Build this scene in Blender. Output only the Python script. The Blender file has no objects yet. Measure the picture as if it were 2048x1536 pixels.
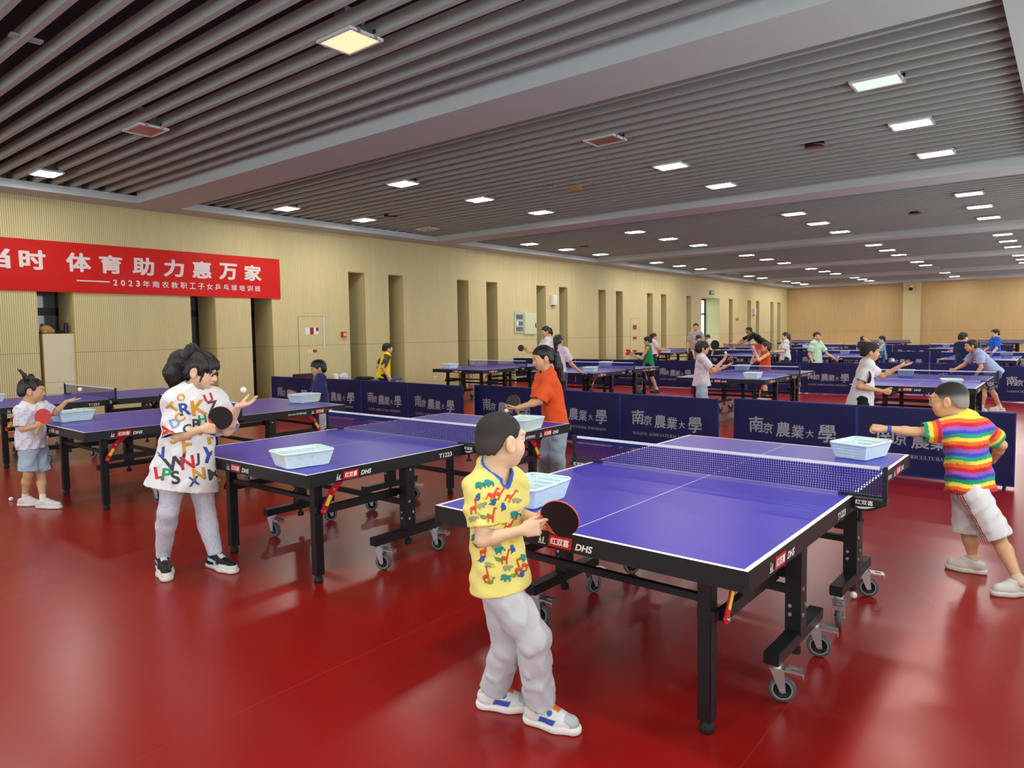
import bpy, bmesh, math, random
import numpy as np
from mathutils import Vector, Matrix
from mathutils.bvhtree import BVHTree
random.seed(7)
SC = bpy.context.scene
COL = SC.collection
# ------------------------------------------------------------------ camera
CAM_H, FPX, YAW, PITCH, ROLL, PCX, PCY = 1.586, 1385.66, 0.6805, -0.0618, -0.01388, 1029.95, 748.73
_fw = Vector((-math.sin(YAW)*math.cos(PITCH), math.cos(YAW)*math.cos(PITCH), math.sin(PITCH)))
_r0 = Vector((math.cos(YAW), math.sin(YAW), 0)); _u0 = _r0.cross(_fw)
_r = _r0*math.cos(ROLL)+_u0*math.sin(ROLL); _u = -_r0*math.sin(ROLL)+_u0*math.cos(ROLL)
camd = bpy.data.cameras.new('camera'); cam = bpy.data.objects.new('camera', camd); COL.objects.link(cam)
m = Matrix((( _r.x, _u.x, -_fw.x, 0), (_r.y, _u.y, -_fw.y, 0), (_r.z, _u.z, -_fw.z, CAM_H), (0, 0, 0, 1)))
cam.matrix_world = m
camd.sensor_width = 36; camd.lens = FPX*36/2048
camd.shift_x = -(PCX-1024)/2048; camd.shift_y = -(768-PCY)/2048
camd.clip_start = 0.05; camd.clip_end = 200
SC.camera = cam
# ------------------------------------------------------------------ colour management, sky, light levels
SC.view_settings.view_transform = 'Standard'; SC.view_settings.look = 'None'
SC.view_settings.gamma = 1; SC.view_settings.use_curve_mapping = False
SC.view_settings.exposure = 0.45
LAMP = 62.0          # radiance of the lit floodlight glasses
SKY = 3.2
w = bpy.data.worlds.new('sky'); SC.world = w; w.use_nodes = True
bg = w.node_tree.nodes['Background']; bg.inputs[0].default_value = (0.86, 0.94, 1.0, 1); bg.inputs[1].default_value = SKY
SC.cycles.max_bounces = 8; SC.cycles.diffuse_bounces = 5; SC.cycles.glossy_bounces = 3
SC.cycles.transparent_max_bounces = 16; SC.cycles.sample_clamp_indirect = 8
SC.cycles.use_denoising = True
# ------------------------------------------------------------------ small tools
def lin(c):
    if isinstance(c, str): c = tuple(int(c[i:i+2], 16)/255 for i in (0, 2, 4))
    return tuple((x/12.92 if x <= .04045 else ((x+.055)/1.055)**2.4) for x in c)+(1,)
def at(u, v, P=None, D=None, d=0.0):
    """ray through a pixel of the photograph; P = ('z'|'x'|'y', value) plane, or D = horizontal distance"""
    x = (u-PCX)/FPX; y = -(v-PCY)/FPX
    q = _fw+_r*x+_u*y
    if P:
        a = 'xyz'.index(P[0]); o = (0, 0, CAM_H)[a]; t = (P[1]-o)/q[a]
    else:
        t = (D+d)/math.hypot(q.x, q.y)
    return Vector((0, 0, CAM_H))+q*t
def tag(o, label=None, cat=None, group=None, kind=None):
    if label: o['label'] = label
    if cat: o['category'] = cat
    if group: o['group'] = group
    if kind: o['kind'] = kind
    return o
def empty(name, loc=(0, 0, 0), rz=0, label=None, cat=None, group=None):
    o = bpy.data.objects.new(name, None); COL.objects.link(o); o.location = loc; o.rotation_euler = (0, 0, rz)
    o.empty_display_size = .1
    return tag(o, label, cat, group)
_kids = {}
def link(name, me, mats=(), parent=None, smooth=False, loc=None):
    o = bpy.data.objects.new(name, me); COL.objects.link(o)
    for mt in mats: me.materials.append(mt)
    if smooth: me.polygons.foreach_set('use_smooth', [True]*len(me.polygons))
    if parent is not None:
        o.parent = parent; _kids.setdefault(parent.name, []).append(o)
    if loc is not None: o.location = loc
    return o
def copy_tree(o, parent=None):
    c = o.copy(); COL.objects.link(c)
    if parent is not None:
        c.parent = parent; _kids.setdefault(parent.name, []).append(c)
    for ch in list(_kids.get(o.name, [])): copy_tree(ch, c)
    return c
class MB:
    """collects simple shapes and links them as ONE mesh object"""
    def __init__(s): s.v = []; s.f = []; s.m = []
    def add(s, vs, fs, mi=0):
        n = len(s.v); s.v += [tuple(p) for p in vs]; s.f += [tuple(i+n for i in f) for f in fs]; s.m += [mi]*len(fs); return s
    def box(s, lo, hi, mi=0, M=None):
        x0, y0, z0 = lo; x1, y1, z1 = hi
        vs = [(x0,y0,z0),(x1,y0,z0),(x1,y1,z0),(x0,y1,z0),(x0,y0,z1),(x1,y0,z1),(x1,y1,z1),(x0,y1,z1)]
        if M is not None: vs = [M @ Vector(p) for p in vs]
        return s.add(vs, [(0,3,2,1),(4,5,6,7),(0,1,5,4),(1,2,6,5),(2,3,7,6),(3,0,4,7)], mi)
    def cyl(s, a, b, r, r2=None, n=16, mi=0, caps=True):
        a = Vector(a); b = Vector(b); r2 = r if r2 is None else r2
        d = (b-a).normalized(); t = Vector((1, 0, 0)) if abs(d.x) < .9 else Vector((0, 1, 0))
        p = d.cross(t).normalized(); q = d.cross(p)
        vs = [a+(p*math.cos(2*math.pi*i/n)+q*math.sin(2*math.pi*i/n))*r for i in range(n)] + \
             [b+(p*math.cos(2*math.pi*i/n)+q*math.sin(2*math.pi*i/n))*r2 for i in range(n)]
        fs = [(i, (i+1) % n, n+(i+1) % n, n+i) for i in range(n)]
        if caps: fs += [tuple(range(n))[::-1], tuple(range(n, 2*n))]
        return s.add(vs, fs, mi)
    def bar(s, a, b, w, h, mi=0, up=(0, 0, 1)):
        """rectangular bar from a to b, w across, h along up"""
        a = Vector(a); b = Vector(b); d = (b-a).normalized(); u = Vector(up); sd = d.cross(u).normalized(); u = sd.cross(d)
        vs = []
        for p in (a, b):
            for i, j in ((-1,-1),(1,-1),(1,1),(-1,1)): vs.append(p+sd*(i*w/2)+u*(j*h/2))
        return s.add(vs, [(0,1,2,3),(7,6,5,4),(0,4,5,1),(1,5,6,2),(2,6,7,3),(3,7,4,0)], mi)
    def lathe(s, prof, c=(0,0,0), n=20, mi=0, ax=None):
        c = Vector(c); vs = []; fs = []
        R = Vector((0,0,1)).rotation_difference(Vector(ax)).to_matrix() if ax is not None else Matrix.Identity(3)
        for r, z in prof:
            for i in range(n): vs.append(c+R @ Vector((r*math.cos(2*math.pi*i/n), r*math.sin(2*math.pi*i/n), z)))
        for k in range(len(prof)-1):
            for i in range(n): fs.append((k*n+i, k*n+(i+1) % n, (k+1)*n+(i+1) % n, (k+1)*n+i))
        return s.add(vs, fs, mi)
    def prism(s, pts, o, u, v, nrm, t, mi=0):
        """polygon pts (2D) at o in axes u, v, pushed out by t along nrm"""
        o, u, v, nrm = map(Vector, (o, u, v, nrm)); n = len(pts)
        vs = [o+u*x+v*y for x, y in pts]+[o+u*x+v*y+nrm*t for x, y in pts]
        return s.add(vs, [tuple(range(n))[::-1], tuple(range(n, 2*n))]+[(i, (i+1) % n, n+(i+1) % n, n+i) for i in range(n)], mi)
    def sphere(s, c, r, n=12, mi=0, sc=(1,1,1)):
        c = Vector(c); vs = []; fs = []; k = n//2
        for j in range(k+1):
            th = math.pi*j/k
            for i in range(n): vs.append(c+Vector((r*sc[0]*math.sin(th)*math.cos(2*math.pi*i/n), r*sc[1]*math.sin(th)*math.sin(2*math.pi*i/n), r*sc[2]*math.cos(th))))
        for j in range(k):
            for i in range(n): fs.append((j*n+i, (j+1)*n+i, (j+1)*n+(i+1) % n, j*n+(i+1) % n))
        return s.add(vs, fs, mi)
    def mesh(s, name, merge=False, bev=0, bseg=2):
        me = bpy.data.meshes.new(name); me.from_pydata(s.v, [], s.f); me.polygons.foreach_set('material_index', s.m)
        if merge or bev:
            bm = bmesh.new(); bm.from_mesh(me)
            bmesh.ops.remove_doubles(bm, verts=bm.verts, dist=1e-5)
            bmesh.ops.recalc_face_normals(bm, faces=bm.faces)
            if bev: bmesh.ops.bevel(bm, geom=[e for e in bm.edges if len(e.link_faces) == 2 and e.calc_face_angle(0) > .6], offset=bev, segments=bseg, affect='EDGES', clamp_overlap=True)
            bm.to_mesh(me); bm.free()
        me.update(); return me
    def build(s, name, mats, parent=None, smooth=False, merge=False, bev=0, loc=None, bseg=2):
        if not isinstance(mats, (list, tuple)): mats = [mats]
        return link(name, s.mesh(name, merge, bev, bseg), mats, parent, smooth, loc)
# ------------------------------------------------------------------ lettering
_tc = {}; _lay = {}
def text2d(body, bold=0.0, shear=0.0, off=0.0):
    """flat glyph mesh, height about 1: (verts, faces, width)"""
    k = (body, bold, shear) if not off else (body, off, 'o')
    if k not in _tc:
        cu = bpy.data.curves.new('lettering', 'FONT'); cu.body = body; cu.size = 1; cu.resolution_u = 3
        cu.offset = min(bold, 0)+off; cu.shear = shear; cu.fill_mode = 'FRONT'
        o = bpy.data.objects.new('lettering', cu); COL.objects.link(o)
        dg = bpy.context.evaluated_depsgraph_get(); me = bpy.data.meshes.new_from_object(o.evaluated_get(dg))
        vs = [(v.co.x, v.co.y) for v in me.vertices]; fs = [tuple(p.vertices) for p in me.polygons]
        bpy.data.objects.remove(o); bpy.data.curves.remove(cu); bpy.data.meshes.remove(me)
        if bold > 0:                                  # heavier strokes: the glyph repeated a hair apart
            v0, f0 = vs, fs; vs, fs = [], []
            for dx, dy in ((0, 0), (1, .6), (-1, .6), (1, -.6), (-1, -.6), (0, 1), (0, -1), (1, 0), (-1, 0)):
                fs = fs+[tuple(i+len(vs) for i in q) for q in f0]; vs = vs+[(x+dx*bold, y+dy*bold) for x, y in v0]
        xs = [v[0] for v in vs] or [0]; ys = [v[1] for v in vs] or [0]
        _tc[k] = (vs, fs, min(xs), max(xs), min(ys), max(ys)); _lay[k] = max(1, len(vs)//9) if bold > 0 else len(vs)+1
    return _tc[k]
def put_text(mb, body, o, u, v, w, h, mi, bold=0.0, shear=0.0, lift=0.0):
    """fit the glyphs of body into the w x h box whose lower left corner is o, axes u, v"""
    vs, fs, x0, x1, y0, y1 = text2d(body, bold, shear)
    o, u, v = Vector(o), Vector(u), Vector(v); n = u.cross(v)
    nl = _lay[(body, bold, shear)]
    mb.add([o+u*((x-x0)/(x1-x0)*w)+v*((y-y0)/(y1-y0)*h)+n*(lift+(i//nl)*6e-5) for i, (x, y) in enumerate(vs)], fs, mi)
# ------------------------------------------------------------------ materials
_mats = {}
def mat(name, col, rough=.6, metal=0., spec=.5, bump=0., bscale=200., var=0., vscale=6., coat=0., sheen=0., attr=None, trans=0., alpha=1.):
    if name in _mats: return _mats[name]
    M = bpy.data.materials.new(name); M.use_nodes = True; nt = M.node_tree; b = nt.nodes['Principled BSDF']
    c = lin(col) if not isinstance(col, tuple) or max(col) <= 1.0001 else lin(tuple(x/255 for x in col))
    b.inputs['Base Color'].default_value = c; b.inputs['Roughness'].default_value = rough
    b.inputs['Metallic'].default_value = metal; b.inputs['Specular IOR Level'].default_value = spec
    b.inputs['Coat Weight'].default_value = coat; b.inputs['Sheen Weight'].default_value = sheen
    b.inputs['Alpha'].default_value = alpha
    tc = nt.nodes.new('ShaderNodeTexCoord')
    src = None
    if attr:
        a = nt.nodes.new('ShaderNodeAttribute'); a.attribute_name = attr; src = a.outputs['Color']
        nt.links.new(src, b.inputs['Base Color'])
    if var:
        nz = nt.nodes.new('ShaderNodeTexNoise'); nz.inputs['Scale'].default_value = vscale; nz.inputs['Detail'].default_value = 4
        nt.links.new(tc.outputs['Object'], nz.inputs['Vector'])
        mx = nt.nodes.new('ShaderNodeMix'); mx.data_type = 'RGBA'; mx.blend_type = 'MULTIPLY'; mx.inputs[0].default_value = 1
        rp = nt.nodes.new('ShaderNodeMapRange'); rp.inputs[3].default_value = 1-var; rp.inputs[4].default_value = 1+var
        nt.links.new(nz.outputs[0], rp.inputs[0])
        if src is not None: nt.links.new(src, mx.inputs[6])
        else: mx.inputs[6].default_value = c
        nt.links.new(rp.outputs[0], mx.inputs[7]); nt.links.new(mx.outputs[2], b.inputs['Base Color'])
    if bump:
        nz = nt.nodes.new('ShaderNodeTexNoise'); nz.inputs['Scale'].default_value = bscale; nz.inputs['Detail'].default_value = 3
        nt.links.new(tc.outputs['Object'], nz.inputs['Vector'])
        bp = nt.nodes.new('ShaderNodeBump'); bp.inputs['Strength'].default_value = bump; bp.inputs['Distance'].default_value = .01
        nt.links.new(nz.outputs[0], bp.inputs['Height']); nt.links.new(bp.outputs[0], b.inputs['Normal'])
    _mats[name] = M; return M
def emit(name, col, s):
    if name in _mats: return _mats[name]
    M = bpy.data.materials.new(name); M.use_nodes = True; nt = M.node_tree; nt.nodes.remove(nt.nodes['Principled BSDF'])
    e = nt.nodes.new('ShaderNodeEmission'); e.inputs[0].default_value = lin(col); e.inputs[1].default_value = s
    nt.links.new(e.outputs[0], nt.nodes['Material Output'].inputs[0]); _mats[name] = M; return M
def N(nt, t, **k):
    n = nt.nodes.new(t)
    for a, b in k.items(): setattr(n, a, b)
    return n
def math_node(nt, op, a, b=None, c=None):
    n = nt.nodes.new('ShaderNodeMath'); n.operation = op
    for i, x in enumerate((a, b, c)):
        if x is None: continue
        if isinstance(x, (int, float)): n.inputs[i].default_value = x
        else: nt.links.new(x, n.inputs[i])
    return n.outputs[0]
def wall_mat(name, col, groove, pitch=.0325, joint=1.32):
    """vertical grooved acoustic board with one horizontal joint"""
    M = bpy.data.materials.new(name); M.use_nodes = True; nt = M.node_tree; b = nt.nodes['Principled BSDF']
    g = N(nt, 'ShaderNodeNewGeometry'); sp = N(nt, 'ShaderNodeSeparateXYZ'); nt.links.new(g.outputs['Position'], sp.inputs[0])
    s = math_node(nt, 'ADD', sp.outputs[0], sp.outputs[1])
    fr = math_node(nt, 'FRACT', math_node(nt, 'DIVIDE', s, pitch))
    gr = math_node(nt, 'LESS_THAN', fr, .17)
    jt = math_node(nt, 'LESS_THAN', math_node(nt, 'ABSOLUTE', math_node(nt, 'SUBTRACT', sp.outputs[2], joint)), .004)
    al = math_node(nt, 'MAXIMUM', gr, jt)
    mp = N(nt, 'ShaderNodeMapping'); mp.inputs['Scale'].default_value = (3, 3, .35); nt.links.new(g.outputs['Position'], mp.inputs[0])
    nz = N(nt, 'ShaderNodeTexNoise'); nz.inputs['Scale'].default_value = 2.2; nz.inputs['Detail'].default_value = 5; nt.links.new(mp.outputs[0], nz.inputs['Vector'])
    rp = N(nt, 'ShaderNodeMapRange'); rp.inputs[3].default_value = .88; rp.inputs[4].default_value = 1.1; nt.links.new(nz.outputs[0], rp.inputs[0])
    m1 = N(nt, 'ShaderNodeMix', data_type='RGBA', blend_type='MULTIPLY'); m1.inputs[0].default_value = 1; m1.inputs[6].default_value = lin(col); nt.links.new(rp.outputs[0], m1.inputs[7])
    m2 = N(nt, 'ShaderNodeMix', data_type='RGBA'); nt.links.new(al, m2.inputs[0]); nt.links.new(m1.outputs[2], m2.inputs[6]); m2.inputs[7].default_value = lin(groove)
    nt.links.new(m2.outputs[2], b.inputs['Base Color']); b.inputs['Roughness'].default_value = .55; b.inputs['Specular IOR Level'].default_value = .3
    _mats[name] = M; return M
def floor_mat():
    M = bpy.data.materials.new('red_sports_vinyl'); M.use_nodes = True; nt = M.node_tree; b = nt.nodes['Principled BSDF']
    g = N(nt, 'ShaderNodeNewGeometry'); sp = N(nt, 'ShaderNodeSeparateXYZ'); nt.links.new(g.outputs['Position'], sp.inputs[0])
    nz = N(nt, 'ShaderNodeTexNoise'); nz.inputs['Scale'].default_value = .5; nz.inputs['Detail'].default_value = 2; nt.links.new(g.outputs['Position'], nz.inputs['Vector'])
    nf = N(nt, 'ShaderNodeTexNoise'); nf.inputs['Scale'].default_value = 220; nf.inputs['Detail'].default_value = 2; nt.links.new(g.outputs['Position'], nf.inputs['Vector'])
    rp = N(nt, 'ShaderNodeMapRange'); rp.inputs[3].default_value = .86; rp.inputs[4].default_value = 1.12; nt.links.new(nz.outputs[0], rp.inputs[0])
    fr = math_node(nt, 'ABSOLUTE', math_node(nt, 'SUBTRACT', math_node(nt, 'FRACT', math_node(nt, 'DIVIDE', math_node(nt, 'ADD', sp.outputs[0], .9), 1.8)), .5))
    seam = math_node(nt, 'GREATER_THAN', fr, .4985)
    m1 = N(nt, 'ShaderNodeMix', data_type='RGBA', blend_type='MULTIPLY'); m1.inputs[0].default_value = 1; m1.inputs[6].default_value = lin(FLOOR_RGB); nt.links.new(rp.outputs[0], m1.inputs[7])
    m2 = N(nt, 'ShaderNodeMix', data_type='RGBA'); nt.links.new(math_node(nt, 'MULTIPLY', seam, .5), m2.inputs[0]); nt.links.new(m1.outputs[2], m2.inputs[6]); m2.inputs[7].default_value = lin('8a4038')
    nt.links.new(m2.outputs[2], b.inputs['Base Color'])
    rr = N(nt, 'ShaderNodeMapRange'); rr.inputs[3].default_value = .25; rr.inputs[4].default_value = .31; nt.links.new(nz.outputs[0], rr.inputs[0])
    nt.links.new(rr.outputs[0], b.inputs['Roughness']); b.inputs['Specular IOR Level'].default_value = .5
    bp = N(nt, 'ShaderNodeBump'); bp.inputs['Strength'].default_value = .06; bp.inputs['Distance'].default_value = .002; nt.links.new(nf.outputs[0], bp.inputs['Height']); nt.links.new(bp.outputs[0], b.inputs['Normal'])
    return M
FLOOR_RGB = '92120e'
# ================================================================== the room
XW = -14.05; YE = 44.15; ZC = 4.02; XR = 1.0; YB = -6.0; XL = -13.4; XLR = -0.5; ZS = 4.15
M_wall = wall_mat('grooved_wall_board', 'dad09c', '86744a')
M_wallfar = wall_mat('far_wall_board', 'ccb07c', '94764a')
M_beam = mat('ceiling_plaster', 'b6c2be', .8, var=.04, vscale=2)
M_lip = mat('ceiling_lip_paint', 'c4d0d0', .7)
M_slat = mat('ceiling_slat_metal', 'a8b0aa', .5, spec=.4)
M_dark = mat('ceiling_void', '1c1e1f', .9)
M_white = mat('white_paint', 'e4e2dc', .6)
M_black = mat('black_frame', '101214', .4)
def struct(o): o['kind'] = 'structure'; return o
# floor
mb = MB(); mb.box((XW-1, YB, -.1), (XR, YE, 0)); struct(mb.build('floor', floor_mat()))
# left wall with its niches, cut into piers and a strip above
NI = [(.35, .85), (1.65, 2.15), (2.95, 3.45)][:2]+[(4.19, 4.74), (6.88, 7.39), (8.21, 8.71), (10.85, 11.34), (12.14, 12.62), (14.73, 15.21), (16.02, 16.52), (18.56, 19.06), (19.86, 20.35),
      (22.43, 22.93), (23.71, 24.21), (26.24, 26.73), (27.5, 27.98), (30.04, 30.52), (31.69, 33.86), (35.09, 35.57), (37.7, 38.2), (39.0, 39.48), (41.38, 41.9), (42.62, 43.15)]
NI = NI[2:]
ND = .75; NT = 3.11
mb = MB(); y = YB
for a, b in NI:
    mb.box((XW-ND, y, 0), (XW, a, 4.4)); mb.box((XW-ND, a, NT), (XW, b, 4.4)); y = b
mb.box((XW-ND, y, 0), (XW, YE+.3, 4.4)); struct(mb.build('wall_left', M_wall))
# yellow edge beads of the niches
nw = 0
M_pane = mat('window_glass', '58626a', .08, spec=.8)
M_bead = mat('niche_edge_bead', 'c8a23c', .5)
M_backp = mat('niche_back', '8a7448', .7)
for k, (a, b) in enumerate(NI):
    if (a, b) == (31.69, 33.86): continue
    nw += 1
    r = struct(empty('window_%d' % nw, (XW-ND, (a+b)/2, 0)))
    f = MB(); xb = 0.0; hw = (b-a)/2
    for y0, y1, z0, z1 in ((-hw, -hw+.05, 0, NT), (hw-.05, hw, 0, NT), (-hw, hw, 0, .06), (-hw, hw, NT-.06, NT), (-hw, hw, 2.0, 2.14), (-hw, hw, .95, 1.02)):
        f.box((xb-.05, y0, z0), (xb+.03, y1, z1))
    f.build('window_frame', M_black, r)
    g = MB(); g.box((xb-.02, -hw, 0), (xb-.01, hw, NT)); g.build('window_pane', M_pane, r)
    e = MB(); e.box((ND-.002, hw, 0), (ND+.006, hw+.018, NT)); e.box((ND-.002, -hw-.006, NT), (ND+.006, hw+.018, NT+.02)); e.build('edge_bead', M_bead, r)
# door to the outside in the left wall
r = struct(empty('door_1', (XW-ND, 32.78, 0)))
f = MB()
for y0, y1, z0, z1 in ((-1.08, -1.02, 0, NT), (1.02, 1.08, 0, NT), (-1.08, 1.08, NT-.08, NT), (-1.08, 1.08, 2.3, 2.38), (-.03, .03, 0, 2.3), (-1.05, 1.05, 0, .08)):
    f.box((-.06, y0, z0), (.02, y1, z1))
f.build('door_frame', M_black, r)
M_gl = bpy.data.materials.new('clear_door_glass'); M_gl.use_nodes = True
_nt = M_gl.node_tree; _b = _nt.nodes['Principled BSDF']; _tr = N(_nt, 'ShaderNodeBsdfTransparent'); _tr.inputs[0].default_value = (.86, .95, .96, 1)
_b.inputs['Roughness'].default_value = .03; _b.inputs['Base Color'].default_value = (.8, .9, .9, 1)
_mx = N(_nt, 'ShaderNodeMixShader'); _mx.inputs[0].default_value = .12; _nt.links.new(_tr.outputs[0], _mx.inputs[1]); _nt.links.new(_b.outputs[0], _mx.inputs[2]); _nt.links.new(_mx.outputs[0], _nt.nodes['Material Output'].inputs[0])
g = MB(); g.box((-.025, -1.06, .05), (-.015, 1.06, NT-.05)); g.build('door_glass', M_gl, r)
h = MB(); h.cyl((.03, -.12, .9), (.03, -.12, 1.3), .014); h.cyl((.03, .12, .9), (.03, .12, 1.3), .014); h.build('door_handle', mat('steel', 'b8bcc0', .3, .9), r)
mb = MB(); mb.box((XW-9, 24, -.12), (XW-1.0, YE, -.02)); struct(mb.build('ground', mat('paving_outside', 'a8a8a0', .9)))
# far wall: recessed left bay, pilaster, right bay
mb = MB(); mb.box((XW-1, YE+.35, 0), (-7.6, YE+.6, 4.4), 1); mb.box((-7.6, YE-.05, 0), (-6.75, YE+.6, 4.4), 0); mb.box((-6.75, YE+.12, 0), (XR+.3, YE+.6, 4.4), 1)
struct(mb.build('wall_far', [M_wall, M_wallfar]))
# right wall: low sill, head, piers between tall windows (never in the picture, gives the daylight)
mb = MB(); mb.box((XR, YB, 0), (XR+.3, YE, 1.0)); mb.box((XR, YB, 3.3), (XR+.3, YE, 4.4))
y = YB
while y < YE:
    mb.box((XR, y, 1.0), (XR+.3, min(y+1.0, YE), 3.3)); y += 3.9
struct(mb.build('wall_right', M_wall))
mb = MB(); mb.box((XW-1, YB-.3, 0), (XR+.3, YB, .8)); mb.box((XW-1, YB-.3, 3.4), (XR+.3, YB, 4.4)); x = XW-1  # unseen back wall; its wide openings are added to let in cool daylight
while x < XR+.3:
    mb.box((x, YB-.3, .8), (min(x+.7, XR+.3), YB, 3.4)); x += 3.1
struct(mb.build('wall_back', M_wall))
# ceiling: dark deck, perimeter bulkheads, cross beams, slats
mb = MB(); mb.box((XW-1, YB, 4.42), (XR+.3, YE+.6, 4.5)); struct(mb.build('ceiling', M_dark))
BE = [(-2.1, -1.35), (5.66, 6.45), (13.3, 14.04), (21.4, 22.05), (29.25, 29.95), (36.95, 37.65), (43.5, YE+.4)]
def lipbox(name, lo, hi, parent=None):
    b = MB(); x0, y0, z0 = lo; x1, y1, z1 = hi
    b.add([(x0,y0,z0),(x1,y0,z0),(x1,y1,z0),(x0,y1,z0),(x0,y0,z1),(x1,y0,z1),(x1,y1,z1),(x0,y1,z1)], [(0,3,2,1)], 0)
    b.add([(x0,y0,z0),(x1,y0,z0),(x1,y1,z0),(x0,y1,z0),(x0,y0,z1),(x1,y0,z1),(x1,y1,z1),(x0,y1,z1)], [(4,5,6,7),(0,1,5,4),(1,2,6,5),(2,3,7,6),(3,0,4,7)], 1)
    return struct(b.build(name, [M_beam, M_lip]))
lipbox('trim_1', (XW, YB, ZC), (XL, YE+.4, ZS+.0))
lipbox('trim_2', (XLR, YB, ZC), (XR, YE+.1, ZS+.0))
for k, (a, b) in enumerate(BE): lipbox('trim_%d' % (3+k), (XL, a, ZC), (XLR, b, ZS+.16))
SW, SH, SP = .056, .12, .275
for k in range(len(BE)-1):
    a = BE[k][1]+.16; b = BE[k+1][0]-.03; n = int((b-a)/SP); mb = MB()
    for i in range(n+1):
        yy = a+i*SP
        if yy+SW > BE[k+1][0]-.01: break
        mb.box((XL-.3, yy, ZS), (XLR+.3, yy+SW, ZS+SH))
    struct(mb.build('ceiling_slats_%d' % (k+1), M_slat))
# ------------------------------------------------------------------ ceiling floodlights
ORD = ['first', 'second', 'third', 'fourth', 'fifth', 'sixth', 'seventh', 'eighth']
M_lbody = mat('lamp_housing_grey', 'a4b0ae', .45, .3)
M_lframe = mat('lamp_frame_white', 'd8dcd8', .4)
M_clip = mat('lamp_clip_black', '202020', .5)
M_clipm = mat('lamp_clip_steel', 'c8ccca', .3, .8)
M_off = mat('unlit_lamp_glass', '7c6058', .15, spec=.6, var=.25, vscale=5)
LIT = {'w': emit('lamp_light_white', 'fff8f0', LAMP), 'y': emit('lamp_light_warm', 'ffdcae', .95), 'g': emit('lamp_light_greenish', 'dcf6e0', .9),
       'p': emit('lamp_light_pinkish', 'ffdcd0', LAMP)}
def lamp_proto():
    r = empty('ceiling_floodlight')
    b = MB(); b.add([(-.1,-.12,.0),(.1,-.12,.0),(.1,.12,.0),(-.1,.12,.0),(-.07,-.1,.24),(.07,-.1,.24),(.07,.1,.24),(-.07,.1,.24)], [(0,3,2,1),(4,5,6,7),(0,1,5,4),(1,2,6,5),(2,3,7,6),(3,0,4,7)])
    b.add([(-.2,-.15,-.0),(.2,-.15,-.0),(.2,.15,-.0),(-.2,.15,-.0),(-.12,-.12,.1),(.12,-.12,.1),(.12,.12,.1),(-.12,.12,.1)], [(0,3,2,1),(4,5,6,7),(0,1,5,4),(1,2,6,5),(2,3,7,6),(3,0,4,7)])
    b.box((-.21, -.155, -.0165), (.21, .155, -.001)); b.build('housing', M_lbody, r)
    f = MB(); X, Y, t = .235, .18, .024
    for lo, hi in (((-X,-Y,-.025),(X,-Y+t,0)), ((-X,Y-t,-.025),(X,Y,0)), ((-X,-Y+t,-.025),(-X+t,Y-t,0)), ((X-t,-Y+t,-.025),(X,Y-t,0))): f.box(lo, hi)
    f.build('frame', M_lframe, r, merge=False)
    g = MB(); g.add([(-X+t,-Y+t,-.018),(X-t,-Y+t,-.018),(X-t,Y-t,-.018),(-X+t,Y-t,-.018)], [(0,3,2,1)]); g.build('glass', LIT['w'], r)
    for sx in (-1, 1):
        for yy in (-.09, .09):
            c = MB(); c.box((sx*X-.006, yy-.016, -.03), (sx*X+.006, yy+.016, .03)); c.box((sx*X-.012, yy-.02, .012), (sx*X+.012, yy+.02, .045), 1); c.build('clip', [M_clipm, M_clip], r)
    return r
L0 = lamp_proto(); used = False
BAYS = [[3.95, 1.95, 0.0], [8.17, 10.13, 12.1], [16.2, 18.1, 20.1], [24.1, 26.1, 28.1], [31.7, 33.75, 35.6], [39.2, 41.0, 42.6]]
XS = [-12.5, -9.02, -5.0, -1.69]
OFF = {(1, 0), (2, 5), (0, 5)}          # (column, running row)
offset_off = {(1, 3.95), (2, 8.17), (0, 12.1), (2, 41.0), (2, 35.6), (0, 31.7)}
TINT = {(2, 3.95): 'y', (3, 8.17): 'g', (3, 10.13): 'p', (3, 12.1): 'p', (2, 10.13): 'p', (2, 12.1): 'p', (3, 3.95): 'p'}
lamps = []
for bi, ys in enumerate(BAYS):
    for ri, yy in enumerate(ys):
        for ci, xx in enumerate(XS):
            if bi == 0 and ri > 0 and ci == 0: continue
            o = L0 if not used else copy_tree(L0); used = True
            o.location = (xx, yy, 4.148); tint = TINT.get((ci, yy), 'w'); off = (ci, yy) in offset_off
            pos = ['nearest', 'middle', 'farthest'][ri] if bi else ['farthest', 'middle', 'nearest'][ri]
            o['category'] = 'ceiling light'; o['group'] = 'square floodlights between the ceiling slats'
            col = {'w': 'white', 'y': 'warm yellowish', 'g': 'greenish white', 'p': 'pinkish white'}[tint]
            o['label'] = ('unlit' if off else col)+' floodlight, %s row from banner wall, %s ceiling bay, %s of three' % (ORD[ci], ORD[bi], pos)
            g = [c for c in _kids[o.name] if c.name.startswith('glass')][0]
            mt = M_off if off else LIT[tint]
            if g.data.materials[0] is not mt:
                me = bpy.data.meshes.get('glass_'+mt.name)
                if me is None: me = g.data.copy(); me.name = 'glass_'+mt.name; me.materials[0] = mt
                g.data = me
            lamps.append(o)
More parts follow.
